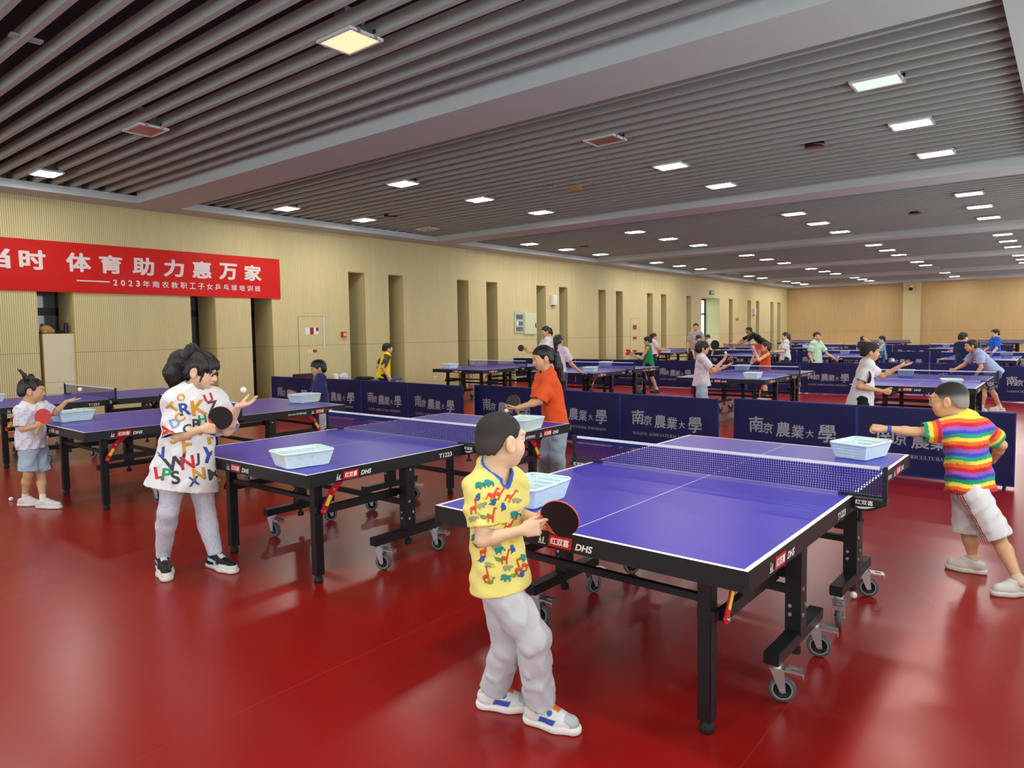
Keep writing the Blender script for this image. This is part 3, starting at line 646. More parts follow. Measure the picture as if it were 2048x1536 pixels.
# ------------------------------------------------------------------ banner on the wall
M_ban = mat('banner_red_cloth', 'd01c14', .6, spec=.25, var=.05, vscale=1.5)
M_bant = mat('banner_lettering_white', 'e8dcda', .6)
b = MB(); XBAN = XW+.03; y0, y1, z0, z1 = -2.2, 8.93, 2.395, 3.285; nx, nz = 90, 8
def bsag(u, v): return .006*math.sin(u*40+v*2)*(.3+abs(v-.5))+.008*math.sin(v*6+u*11)
vs = [(XBAN+bsag(i/nx, j/nz), y0+(y1-y0)*i/nx, z0+(z1-z0)*j/nz) for j in range(nz+1) for i in range(nx+1)]
b.add(vs, [(j*(nx+1)+i, j*(nx+1)+i+1, (j+1)*(nx+1)+i+1, (j+1)*(nx+1)+i) for j in range(nz) for i in range(nx)])
tm = MB()
for ch, ya in (('当', 3.43), ('时', 3.95), ('体', 4.66), ('育', 5.20), ('助', 5.78), ('力', 6.36), ('惠', 6.93), ('万', 7.5), ('家', 8.06)):
    put_text(tm, ch, (0, ya, 2.765), (0, 1, 0), (0, 0, 1), .40, .345, 1, bold=.034)
for i, ch in enumerate('2023'): put_text(tm, ch, (0, 5.42+i*.135, 2.545), (0, 1, 0), (0, 0, 1), .075, .115, 1, bold=.03)
for i, ch in enumerate('年南农教职工子女乒乓球培训班'): put_text(tm, ch, (0, 5.955+i*.1805, 2.54), (0, 1, 0), (0, 0, 1), .13, .125, 1, bold=.016)
_ = tm.add([(0, 4.81, 2.6), (0, 5.36, 2.6), (0, 5.36, 2.622), (0, 4.81, 2.622)], [(0, 1, 2, 3)], 1)
b.add([(XBAN+bsag((y-y0)/(y1-y0), (z-z0)/(z1-z0))+.006+q, y, z) for q, y, z in tm.v], tm.f, 1)
tag(b.build('banner', [M_ban, M_bant], smooth=False), 'long red cloth banner with white Chinese lettering hung on the wall', 'banner')
# ------------------------------------------------------------------ cabinet in the first niche, with the things on it
M_cab = mat('cabinet_cream_board', 'dcd6b4', .45, var=.03)
M_cabs = mat('cabinet_side_board', 'c8b480', .5)
r = empty('cupboard', (XW-.02, 4.49, 0), label='tall cream wooden cupboard standing in the wall niche behind the small girl', cat='cupboard')
b = MB(); b.box((-.5, -.24, .0), (-.02, .26, 1.66)); b.build('carcass', M_cabs, r)
d = MB(); d.box((-.02, -.235, .80), (0, .255, 1.655)); do = d.build('door', M_cab, r, bev=.002); h = MB(); h.bar((.012, .2, 1.17), (.012, .2, 1.27), .008, .012, up=(0, 1, 0)); h.build('handle', M_steel, do); h = MB(); h.cyl((0, .2, 1.10), (.01, .2, 1.10), .012, n=12); h.build('lock', M_steel, do)
d = MB(); d.box((-.02, -.235, .59), (0, .255, .795)); do = d.build('drawer', M_cab, r, bev=.002); h = MB(); h.bar((.012, -.03, .70), (.012, .06, .70), .012, .01); h.build('handle', M_steel, do); h = MB(); h.cyl((0, .1, .725), (.01, .1, .725), .013, n=12); h.build('lock', M_steel, do)
t = MB(); t.add([(.002, -.235, .75), (.002, -.2, .7), (.002, -.235, .63)], [(0, 2, 1)]); t.add([(.002, .255, .75), (.002, .17, .7), (.002, .255, .63)], [(0, 1, 2)]); t.build('yellow_tape', M_yel, do)
d = MB(); d.box((-.02, -.235, .05), (0, .255, .585)); d.build('lower_door', M_cab, r, bev=.002)
b = MB(); b.sphere((0, 0, .075), .1, 16, 0, (1, 1.05, .78)); b.sphere((.08, -.05, .03), .06, 12, 0, (1.1, .8, .5)); b.sphere((.05, .07, .05), .055, 12, 0, (.9, 1, .8))
c = b.build('cap', mat('tan_cloth', 'b8924c', .9), smooth=True, loc=(XW-.22, 4.37, 1.66)); tag(c, 'crumpled tan cloth cap lying on top of the cream cupboard', 'cap')
b = MB(); b.lathe([(.0001, 0), (.034, 0), (.036, .01), (.036, .16), (.03, .17), (.03, .2), (.0001, .2)], n=18); tag(b.build('thermos_flask', mat('flask_black', '0c0c0e', .35), smooth=False, loc=(XW-.14, 4.66, 1.66)), 'slim black flask standing on top of the cream cupboard', 'bottle')
b = MB(); b.sphere((0, 0, .03), .05, 12, 0, (1, 1.3, .6)); b.sphere((0, .06, .03), .03, 10, 0, (1, 1, .9)); tag(b.build('pouch', mat('pouch_black', '16120f', .8), smooth=True, loc=(XW-.16, 4.54, 1.66)), 'small black pouch between tan cap and black flask on cupboard', 'pouch')
# ------------------------------------------------------------------ fittings on the left wall
M_cream = mat('panel_cream_enamel', 'ccd8b0', .45); M_grn = mat('panel_grey_green', 'b4c4b4', .45); M_redp = mat('red_plastic', 'b81c14', .4)
r = empty('switch_panel', (XW, 17.58, 1.88), label='narrow grey wall panel with three dark windows beside electric box', cat='wall panel')
b = MB(); b.box((0, -.23, -.35), (.03, .23, .35)); b.build('plate', M_grn, r, bev=.004)
for z0, z1, c in ((.1, .25, '3a2c20'), (-.1, .03, '2c3c50'), (-.28, -.15, '4a3c20')):
    d = MB(); d.box((.03, -.16, z0), (.036, .18, z1)); d.build('display', mat('display_'+c, c, .2), r)
d = MB(); d.box((.036, -.16, -.1), (.039, -.05, .03)); d.build('white_switch', M_logo, r)
r = empty('electric_box', (XW, 18.16, 1.84), label='cream metal electric box on the wall behind ponytail woman', cat='electric box')
b = MB(); b.box((0, -.33, -.36), (.04, .33, .35)); b.build('body', M_cream, r, bev=.004); b = MB(); b.box((.04, -.3, -.33), (.05, .32, .32)); do = b.build('door', M_cream, r, bev=.003)
h = MB(); h.box((.05, .25, -.12), (.065, .285, .02)); h.box((.065, .262, -.14), (.075, .275, -.04)); h.build('handle', M_frame, do)
for nm, y, z, lb in (('wall_speaker', 19.46, 2.64, 'white box speaker on the wall between two tall niches'), ('wall_speaker', 38.6, 2.5, 'small white box speaker on the far part of left wall')):
    r = empty(nm, (XW, y, z), label=lb, cat='speaker'); b = MB(); b.box((0, -.13, -.17), (.12, .13, .17)); b.build('cabinet', M_white, r, bev=.006); b = MB(); b.box((.12, -.11, -.14), (.125, .11, .15)); b.build('grille', mat('speaker_grille', 'd8dccc', .6), r); b = MB(); b.box((0, -.05, -.2), (.08, .05, -.17)); b.build('bracket', M_frame, r)
r = empty('exit_sign', (XW, 32.87, 3.37), label='green emergency exit sign above the bright outside door', cat='exit sign')
b = MB(); b.box((0, -.26, -.1), (.04, .26, .1)); b.build('body', mat('sign_grey', '606860', .5), r); s = MB(); s.box((.04, -.24, -.085), (.044, .24, .085))
s.add([(.0445, -.06, -.06), (.0445, .0, -.06), (.0445, .02, .01), (.0445, .05, .03), (.0445, .0, .06), (.0445, -.05, .03), (.0445, -.08, .0)], [(0, 1, 2, 3, 4, 5, 6)], 1); s.add([(.0445, .1, -.06), (.0445, .18, -.06), (.0445, .18, .06), (.0445, .1, .06)], [(0, 1, 2, 3)], 1)
s.build('face', [mat('sign_green', '0c7a3c', .4), M_logo], r)
r = empty('fire_hatch', (XW, 9.765, 1.66), label='grooved fire hydrant hatch with pictures left of the red alarm box', cat='hatch')
b = MB(); b.box((-.02, -.38, -1.6), (.003, .30, .35)); b.build('leaf', M_wall, r)
b = MB(); b.box((.003, .30, -.36), (.006, .345, .345)); b.build('edge_strip', M_white, r)
b = MB(); b.box((0, .295, -.36), (.0045, .3, .35)); b.box((0, .345, -.36), (.007, .352, .35)); b.box((0, -.384, .35), (.0045, .35, .355)); b.box((0, -.386, -1.6), (.0045, -.38, .355)); b.build('shadow_gap', M_black, r)
b = MB(); b.box((.003, -.2, -.075), (.007, .17, .085)); b.add([(.0075, -.075, -.075), (.0075, .03, -.075), (.0075, .03, .085), (.0075, -.075, .085)], [(0, 1, 2, 3)], 1); b.add([(.0075, .09, .0), (.0075, .165, .0), (.0075, .165, .083), (.0075, .09, .083)], [(0, 1, 2, 3)], 1)
b.build('instruction_sign', [M_logo, mat('sign_dark_red', '8c2418', .5)], r)
b = MB(); b.box((.003, -.16, -.51), (.007, .11, -.43)); b.add([(.0075, -.01, -.505), (.0075, .1, -.505), (.0075, .1, -.435), (.0075, -.01, -.435)], [(0, 1, 2, 3)], 1); b.build('label_strip', [mat('label_cream', 'e0d0b0', .5), mat('sign_dark_red', '8c2418', .5)], r)
r = empty('fire_alarm', (XW, 10.65, 1.57), label='small red fire alarm box on the wall left of a niche', cat='fire alarm')
b = MB(); b.box((0, -.07, -.07), (.05, .07, .07)); b.build('body', M_redp, r, bev=.004); b = MB(); b.box((.05, -.03, -.04), (.053, .06, .04)); b.build('button', mat('alarm_face', 'e8b090', .4), r)
r = empty('fire_hatch', (XW, 25.2, 1.6), label='pale fire hatch with two brown signs behind the green tank boy', cat='hatch')
b = MB(); b.box((-.02, -.35, -1.58), (.004, .35, .45)); b.build('leaf', M_wall, r); b = MB(); b.box((0, -.358, -1.58), (.005, -.35, .458)); b.box((0, .35, -1.58), (.005, .358, .458)); b.box((0, -.35, .45), (.005, .35, .458)); b.build('shadow_gap', mat('gap_brown', '6c5830', .8), r)
for z0, z1 in ((.0, .18), (-.4, -.3), (-.92, -.84)):
    b = MB(); b.box((.004, -.17, z0), (.009, .13, z1)); b.build('sign', mat('sign_dark_red', '8c2418', .5), r)
r = empty('notice_plate', (XW, 36.2, 2.07), label='small orange plate on the wall past the outside door', cat='sign'); b = MB(); b.box((0, -.2, -.07), (.02, .2, .07)); b.build('plate', mat('plate_orange', 'c88414', .5), r)
b = MB(); b.box((.02, -.08, -.03), (.024, .08, .03)); b.build('symbol', mat('plate_brown', '6a4410', .5), r)
r = empty('wall_socket', (XW, 13.78, .305), label='white wall socket near the floor left of the blue benches', cat='socket'); b = MB(); b.box((0, -.06, -.06), (.012, .06, .06)); b.build('plate', M_white, r, bev=.003); b = MB(); b.box((.012, -.03, -.02), (.014, .03, .02)); b.build('outlets', M_lbody, r)
r = empty('security_camera', (-7.2, YE-.05, 3.62), label='white dome security camera on the far pilaster', cat='camera')
b = MB(); b.box((-.06, -.08, .05), (.06, 0, .22)); b.cyl((0, -.12, .1), (0, -.12, .16), .07, n=16); b.build('bracket', M_white, r); b = MB(); b.sphere((0, -.14, .03), .1, 16, 0, (1, 1, 1)); b.build('dome', M_frame, r, True)
# ------------------------------------------------------------------ blue benches along the wall
M_bb = mat('bench_blue', '2a62a8', .45); M_bl = mat('bench_leg_cream', 'd8d0a8', .45)
def bench(y0, y1, label, x=-13.55, h=.44):
    r = empty('bench', (x, (y0+y1)/2, 0), label=label, cat='bench', group='blue topped benches along the wall'); l = (y1-y0)/2
    b = MB(); b.box((-.17, -l, h-.05), (.17, l, h)); b.build('seat', M_bb, r, bev=.008)
    for s in (-1, 1):
        for sx in (-1, 1):
            g = MB(); g.bar((sx*.13, s*(l-.2), 0), (sx*.12, s*(l-.16), h-.05), .05, .035, up=(0, 1, 0)); g.build('leg', M_bl, r)
    g = MB(); g.bar((0, -l+.18, .16), (0, l-.18, .16), .05, .05); g.build('stretcher', M_bl, r)
bench(10.45, 11.95, 'blue topped bench right of the yellow shirt boy, in front of wall'); bench(8.75, 10.35, 'blue bench holding dark red bag and white jug, behind the navy barrier')
bench(14.5, 16.0, 'blue topped bench behind near-wall table, left one'); bench(16.4, 17.9, 'blue topped bench behind near-wall table, middle one'); bench(18.4, 19.9, 'blue topped bench behind near-wall table, right one')
bench(23.0, 24.4, 'blue bench by the wall below the pale fire hatch')
BX = -13.5
b = MB(); b.lathe([(.0001, 0), (.07, 0), (.075, .02), (.075, .17), (.05, .2), (.035, .22), (.0001, .22)], n=16); tag(b.build('water_jug', mat('jug_white', 'd8d8cc', .4), smooth=True, loc=(BX, 9.98, .44)), 'white jug on the bench beside a patterned bag', 'jug')
b = MB(); b.sphere((0, 0, .11), .13, 14, 0, (1, 1.1, .85)); b.sphere((0, .03, .2), .05, 10, 0, (1, 1.4, .7)); tag(b.build('bag', mat('bag_white_pattern', 'c8c4d0', .8, var=.5, vscale=30), smooth=True, loc=(BX, 10.2, .44)), 'white patterned bag on the bench right of the jug', 'bag')
b = MB(); b.sphere((0, 0, .048), .2, 16, 0, (.8, 1.5, .24)); b.sphere((.03, -.15, .07), .1, 10, 0, (1, 1.3, .4)); tag(b.build('jacket', mat('cloth_black', '141416', .9), smooth=True, loc=(BX, 10.82, .442)), 'black jacket lying on the bench left of yellow shirt boy', 'jacket')
b = MB(); b.box((-.13, -.3, 0), (.13, .3, .26)); tag(b.build('bag', mat('bag_dark_red', '4a1420', .7), bev=.02, loc=(BX, 9.2, .44)), 'dark red flat bag behind the shoulder of the boy with glasses', 'bag')
b = MB(); b.box((-.12, -.16, 0), (.12, .16, .1)); tag(b.build('bag', mat('bag_orange', 'c88c28', .7), bev=.03, loc=(BX, 14.75, .44)), 'orange yellow bag on the leftmost bench behind near-wall table', 'bag')
# ------------------------------------------------------------------ balls
M_ball = mat('ball_white', 'f4f4f0', .4)
def ball(p, label, r=.02):
    b = MB(); b.sphere((0, 0, 0), r, 20, 0); tag(b.build('table_tennis_ball', M_ball, smooth=True, loc=p), label, 'ball', 'white table tennis balls')
# ================================================================== figures: smooth bodies and clothes meshed from distance fields
def V3(p): return np.array(tuple(p), dtype=np.float64)
def unit(v): v = V3(v); return v/(np.linalg.norm(v)+1e-12)
class Field:
    def __init__(s): s.p = []; s.cuts = []; s.fold = None; s.subs = []
    def cone(s, a, b, ra, rb, k=.02, flat=None, op=0):
        s.p.append(('c', V3(a), V3(b), float(ra), float(rb), k, None if flat is None else (unit(flat[0]), float(flat[1])), op)); return s
    def ell(s, c, R, r, k=.02, op=0):
        s.p.append(('e', V3(c), np.array(R, float), V3(r), 0, k, None, op)); return s
    def ball(s, c, r, k=.02, op=0): return s.cone(c, V3(c)+1e-6, r, r, k, None, op)
    @staticmethod
    def dist(q, P):
        if q[0] == 'c':
            a, b, ra, rb, fl = q[1], q[2], q[3], q[4], q[6]
            ba = (b-a).astype(np.float32); pa = P-a.astype(np.float32); l2 = float(ba @ ba)
            t = np.clip((pa @ ba)/max(l2, 1e-12), 0, 1)
            off = pa-t[..., None]*ba
            if fl is not None:
                w, sc = fl; wf = w.astype(np.float32); dw = off @ wf
                off = off+(dw*(1/sc-1))[..., None]*wf
                return (np.sqrt((off*off).sum(-1))-(ra+t*(rb-ra)))*min(1., sc+.15)
            return np.sqrt((off*off).sum(-1))-(ra+t*(rb-ra))
        c, R, r = q[1], q[2], q[3]
        l = (P-c.astype(np.float32)) @ R.T.astype(np.float32)
        k0 = np.sqrt(((l/r)**2).sum(-1))+1e-9; k1 = np.sqrt(((l/(r*r))**2).sum(-1))+1e-9
        return k0*(k0-1)/k1
    def bounds(s, q):
        if q[0] == 'c':
            r = max(q[3], q[4]); return np.minimum(q[1], q[2])-r, np.maximum(q[1], q[2])+r
        r = q[3].max(); return q[1]-r, q[1]+r
    def fill(s, ax, h):
        n = np.array([len(x) for x in ax]); blo = np.array([x[0] for x in ax], np.float64)
        Vv = np.full(tuple(n), 1., np.float32)
        def region(a, b, pad):
            i0 = np.maximum(np.floor((a-pad-blo)/h).astype(int), 0); i1 = np.minimum(np.ceil((b+pad-blo)/h).astype(int)+1, n)
            return None if (i1 <= i0).any() else tuple(slice(i0[i], i1[i]) for i in range(3))
        for q in s.p:
            a, b = s.bounds(q); sl = region(a, b, q[5]+3*h)
            if sl is None: continue
            P = np.stack(np.meshgrid(*[ax[i][sl[i]] for i in range(3)], indexing='ij'), -1)
            d = s.dist(q, P).astype(np.float32); v = Vv[sl]; k = q[5]
            if q[7] == 0:
                g = np.maximum(k-np.abs(v-d), 0)/max(k, 1e-6); Vv[sl] = np.minimum(v, d)-g*g*k*.25
            else:
                d = -d; g = np.maximum(k-np.abs(v-d), 0)/max(k, 1e-6); Vv[sl] = np.maximum(v, d)+g*g*k*.25
        if s.fold is not None or s.cuts:
            I = np.nonzero(Vv < 3*h); P = np.stack([ax[i][I[i]] for i in range(3)], -1); v = Vv[I]
            if s.fold is not None: v = v+s.fold(P)
            for c in s.cuts: v = np.maximum(v, c(P))
            Vv[I] = v
        for u in s.subs:
            A = [u.bounds(q) for q in u.p]; sl = region(np.min([a for a, _ in A], 0), np.max([b for _, b in A], 0), .03+3*h)
            if sl is None: continue
            d = u.fill([ax[i][sl[i]] for i in range(3)], h); v = Vv[sl]; k = .022; g = np.maximum(k-np.abs(v-d), 0)/k; Vv[sl] = np.minimum(v, d)-g*g*k*.25
        return Vv
    def mesh(s, h, lo=None, hi=None):
        A = [f_.bounds(q) for f_ in [s]+s.subs for q in f_.p if q[7] == 0]
        blo = np.min([a for a, _ in A], 0)-3*h; bhi = np.max([b for _, b in A], 0)+3*h
        if lo is not None: blo = np.maximum(blo, V3(lo)); bhi = np.minimum(bhi, V3(hi))
        n = np.maximum(np.ceil((bhi-blo)/h).astype(int)+1, 4)
        ax = [(blo[i]+h*np.arange(n[i])).astype(np.float32) for i in range(3)]
        return surfnet(s.fill(ax, h), blo, h)
def surfnet(V, o, h):
    S = V < 0; C = [(i, j, k) for i in (0, 1) for j in (0, 1) for k in (0, 1)]
    n = V.shape; cs = tuple(x-1 for x in n)
    cnt = np.zeros(cs, np.int8)
    for i, j, k in C: cnt += S[i:n[0]-1+i, j:n[1]-1+j, k:n[2]-1+k]
    act = (cnt > 0) & (cnt < 8); idx = np.argwhere(act)
    vid = np.full(cs, -1, np.int32); vid[act] = np.arange(len(idx), dtype=np.int32)
    val = {c: V[idx[:, 0]+c[0], idx[:, 1]+c[1], idx[:, 2]+c[2]] for c in C}
    acc = np.zeros((len(idx), 3)); num = np.zeros(len(idx))
    for c in C:
        for a in range(3):
            if c[a] == 0:
                e = list(c); e[a] = 1; e = tuple(e); v0, v1 = val[c], val[e]; m_ = (v0 < 0) != (v1 < 0)
                t = np.where(m_, v0/np.where(m_, v0-v1, 1), 0)
                p = np.array(c, float)[None].repeat(len(idx), 0); p[:, a] += t
                acc[m_] += p[m_]; num[m_] += 1
    vs = o+h*(idx+acc/np.maximum(num, 1)[:, None])
    fs = []
    for a in range(3):
        b, c = (a+1) % 3, (a+2) % 3
        s0 = [slice(None)]*3; s1 = [slice(None)]*3; s0[a] = slice(0, n[a]-1); s1[a] = slice(1, n[a])
        for ax_ in (b, c): s0[ax_] = slice(1, n[ax_]-1); s1[ax_] = slice(1, n[ax_]-1)
        A, B = S[tuple(s0)], S[tuple(s1)]; E = np.argwhere(A != B)
        if not len(E): continue
        ins = A[tuple(E.T)]; E = E.copy(); E[:, b] += 1; E[:, c] += 1
        def cell(db, dc):
            q = E.copy(); q[:, b] += db; q[:, c] += dc; return vid[q[:, 0], q[:, 1], q[:, 2]]
        q = np.stack([cell(-1, -1), cell(0, -1), cell(0, 0), cell(-1, 0)], 1)
        q[~ins] = q[~ins][:, ::-1]; fs.append(q)
    return vs, (np.concatenate(fs) if fs else np.zeros((0, 4), int))
def open_ends(vs, fs, ends, eps):
    fl = np.zeros(len(vs), bool)
    for E, d, R in ends:                      # discs: centre, axis, radius
        q = vs-V3(E); a = q @ unit(d); r2 = (q*q).sum(1)-a*a; fl |= (np.abs(a) < eps) & (r2 < R*R)
    fl2 = np.zeros(len(vs), bool)
    keep = ~fl[fs].all(1); fs = fs[keep]
    used = np.zeros(len(vs), bool); used[fs.ravel()] = True
    mp = np.cumsum(used)-1; return vs[used], mp[fs]
def np_mesh(name, vs, fs, cols=None, mats=(), parent=None, thick=0., origin=None):
    me = bpy.data.meshes.new(name)
    if origin is not None: vs = vs-V3(origin)
    me.vertices.add(len(vs)); me.vertices.foreach_set('co', vs.astype(np.float32).ravel())
    me.loops.add(fs.size); me.loops.foreach_set('vertex_index', fs.astype(np.int32).ravel())
    me.polygons.add(len(fs)); me.polygons.foreach_set('loop_start', np.arange(0, fs.size, 4, dtype=np.int32))
    me.polygons.foreach_set('use_smooth', np.ones(len(fs), bool)); me.update(calc_edges=True); me.validate()
    if cols is not None:
        a = me.color_attributes.new('Col', 'FLOAT_COLOR', 'POINT'); q = np.ones((len(vs), 4), np.float32); q[:, :3] = cols; a.data.foreach_set('color', q.ravel())
    o = link(name, me, mats, parent, False)
    if thick: md = o.modifiers.new('thickness', 'SOLIDIFY'); md.thickness = thick; md.offset = -1
    return o
# materials of the figures
M_skin = mat('skin', 'd8a888', .5, spec=.35, attr='Col', bump=.04, bscale=350)
M_skin.node_tree.nodes['Principled BSDF'].inputs['Subsurface Weight'].default_value = .08
M_skin.node_tree.nodes['Principled BSDF'].inputs['Subsurface Radius'].default_value = (.01, .004, .002)
M_cloth = mat('cotton', 'ffffff', .88, spec=.2, attr='Col', bump=.12, bscale=260, sheen=.15)
M_shoe = mat('shoe_leather', 'ffffff', .5, spec=.4, attr='Col', bump=.08, bscale=120)
def hair_mat(name, col):
    if name in _mats: return _mats[name]
    M = mat(name, col, .38, spec=.5); nt = M.node_tree; b = nt.nodes['Principled BSDF']
    tc = N(nt, 'ShaderNodeTexCoord'); mp = N(nt, 'ShaderNodeMapping'); mp.inputs['Scale'].default_value = (260, 260, 22); nt.links.new(tc.outputs['Object'], mp.inputs[0])
    nz = N(nt, 'ShaderNodeTexNoise'); nz.inputs['Scale'].default_value = 1; nz.inputs['Detail'].default_value = 3; nt.links.new(mp.outputs[0], nz.inputs['Vector'])
    bp = N(nt, 'ShaderNodeBump'); bp.inputs['Strength'].default_value = .5; bp.inputs['Distance'].default_value = .006; nt.links.new(nz.outputs[0], bp.inputs['Height']); nt.links.new(bp.outputs[0], b.inputs['Normal'])
    return M
M_hair = hair_mat('hair_black', '14110f')
M_hairb = hair_mat('hair_dark_brown', '241a14')
SKIN = {'light': 'e6c09e', 'mid': 'd8aa82', 'tan': 'bc8c62'}
def C3(c): return np.array(lin(c)[:3])
# ------------------------------------------------------------------ head
class Head:
    def __init__(s, c, F, U, hh):
        s.c = V3(c); s.F = unit(F); U = V3(U); U = unit(U-s.F*(U @ s.F)); s.U = U; s.L = np.cross(U, s.F); s.s = hh/.215
        s.R = np.stack([s.F, s.L, s.U])
    def P(s, x, y, z): return s.c+(s.F*x+s.L*y+s.U*z)*s.s
    def loc(s, p): return ((p-s.c) @ s.R.T)/s.s
def add_head(f, h, smile=0):
    k = h.s; P = h.P; R = h.R
    e = lambda x, y, z, rx, ry, rz, kk=.02, op=0: f.ell(P(x, y, z), R, np.array((rx, ry, rz))*k, kk*k, op)
    e(-.012, 0, .028, .090, .074, .078)
    e(.026, 0, -.032, .064, .060, .068, .03)
    e(.050, 0, -.078, .030, .034, .026, .03)
    for sy in (-1, 1):
        e(.050, sy*.036, -.036, .030, .026, .030, .025)
        e(.086, sy*.032, -.001, .020, .020, .010, .012, 1)
        e(.073, sy*.031, -.002, .0145, .0165, .0115, .006)
        e(-.004, sy*.079, -.012, .021, .010, .033, .008); e(.003, sy*.089, -.010, .011, .006, .019, .006, 1)
        e(.004, sy*.077, -.035, .010, .008, .012, .008)
    e(.082, 0, .024, .016, .045, .014, .02)
    f.cone(P(.083, 0, .004), P(.098, 0, -.027), .0085*k, .0115*k, .012*k)
    for sy in (-1, 1): f.ball(P(.090, sy*.011, -.030), .0085*k, .008*k)
    e(.083, 0, -.0535, .014, .021, .0065, .008); e(.081, 0, -.0625, .014, .018, .0065, .007)
    e(.098, 0, -.058, .012, .022, .0014, .003, 1)
def paint_head(h, vs, col, skin, lips='b4685c', closed=False, brow='2a201a'):
    l = h.loc(vs); x, y, z = l[:, 0], l[:, 1], l[:, 2]; ay = np.abs(y)
    face = (x > .03) & (z > -.12) & (z < .1) & (ay < .08)
    def blend(m_, c, t=1.): col[m_] = col[m_]*(1-t)+C3(c)*t
    g = np.exp(-(((ay-.04)/.02)**2+((z+.03)/.022)**2))*face; col += (C3('d48470')-col)*(g*.22)[:, None]
    dy, dz = (ay-.0315)/.0155, (z+.001)/.0062
    eye = face & (x > .055) & (dy**2+dz**2 < 1); blend(eye, 'e8e4de' if not closed else skin)
    ir = face & (x > .055) & (((ay-.032)/.0066)**2+((z+.001)/.0066)**2 < 1) & (dz**2 < .95); blend(ir, '1a1210')
    lash = face & (x > .055) & (dy**2+dz**2 < 1.7) & (dy**2+dz**2 >= .8) & (z > 0.0015); blend(lash, '2a1c16', .5)
    br = face & (np.abs(z-.0215-.10*(ay-.03)*(ay < .04)) < .0034) & (ay > .015) & (ay < .05); blend(br, brow, .4)
    mo = face & (x > .06) & (((ay)/.0215)**2+((z+.058)/.0095)**2 < 1); blend(mo, lips, .7)
    ln = face & (x > .06) & (ay < .02) & (np.abs(z+.058) < .0018); blend(ln, '6a3028', .7)
    ns = face & (x > .08) & (np.abs(ay-.008) < .0035) & (np.abs(z+.038) < .003); blend(ns, '6a4030', .6)
    return col
# ------------------------------------------------------------------ hand: palm, four fingers of different length, thumb on the side of the palm
def add_hand(f, wrist, d, n, right, sc=.82, curl=(20, 25, 20), thumb=(35, 20), spread=4, each=None):
    """d: direction of the fingers, n: where the palm faces; curl: degrees at the three joints"""
    d = unit(d); n = V3(n); n = unit(n-d*(n @ d)); t = np.cross(d, n)*(1 if right else -1); w0 = V3(wrist); k = .006*sc
    B = lambda a, b, c=0: w0+(d*a+t*b+n*c)*sc
    f.cone(w0, B(.03, 0), .021*sc, .024*sc, .012, (n, .62))
    for b in (-.026, -.009, .009, .026): f.cone(B(.022, b*.7), B(.076, b), .0145*sc, .0118*sc, .012*sc)
    f.ell(B(.038, .024, .008), np.stack([d, t, n]), np.array((.026, .015, .014))*sc, .012*sc)
    f.ell(B(.04, -.024, .006), np.stack([d, t, n]), np.array((.028, .012, .011))*sc, .012*sc)
    for i, (b, ln) in enumerate(((.027, .070), (.009, .078), (-.009, .072), (-.0265, .056))):
        p = B(.078, b); cu = each[i] if each else curl; an = 0.; fan = math.radians(spread*(1.5-i)); r = (.0088, .0089, .0085, .0076)[i]*sc
        for q, (fr, c) in enumerate(zip((.43, .31, .26), cu)):
            an += math.radians(c); dd = (d*math.cos(fan)+t*math.sin(fan))*math.cos(an)+n*math.sin(an)
            p2 = p+dd*ln*fr*sc; r2 = r*.92; f.cone(p, p2, r, r2, k); p, r = p2, r2
    p = B(.022, .026, .006); an = math.radians(thumb[0]); r = .0115*sc
    for q, ln in enumerate((.038, .03, .025)):
        dd = unit(d*math.cos(an)+t*math.sin(an)*.9+n*math.sin(math.radians(thumb[1]))*(.7+.3*q)); p2 = p+dd*ln*sc; r2 = r*.88
        f.cone(p, p2, r, r2, .009*sc); p, r = p2, r2; an -= math.radians(10)
    return B(.07, 0, .02)
# ------------------------------------------------------------------ hair
def hair_line(x, pts):
    return np.interp(x, [p[0] for p in pts], [p[1] for p in pts])
CROP = [(-.11, -.058), (-.06, -.05), (-.035, -.02), (-.022, .012), (.012, .012), (.018, -.012), (.034, -.006), (.045, .032), (.075, .058), (.1, .066)]
BOWL = [(-.11, -.078), (-.05, -.07), (-.03, -.02), (-.02, .014), (.012, .012), (.018, -.016), (.036, -.01), (.046, .018), (.075, .03), (.1, .034)]
LONGB = [(-.11, -.09), (-.03, -.08), (-.022, -.03), (-.016, .018), (.014, .016), (.02, -.03), (.034, -.03), (.05, .006), (.075, .016), (.1, .02)]
PULL = [(-.11, -.075), (-.05, -.06), (-.028, -.015), (-.018, .02), (.014, .02), (.02, -.006), (.034, .0), (.05, .04), (.075, .056), (.1, .062)]
M_hairc = hair_mat('hair_cropped', '201a16'); M_hairc.node_tree.nodes['Principled BSDF'].inputs['Roughness'].default_value = .62
_a = N(M_hairc.node_tree, 'ShaderNodeAttribute'); _a.attribute_name = 'Col'; M_hairc.node_tree.links.new(_a.outputs['Color'], M_hairc.node_tree.nodes['Principled BSDF'].inputs['Base Color'])
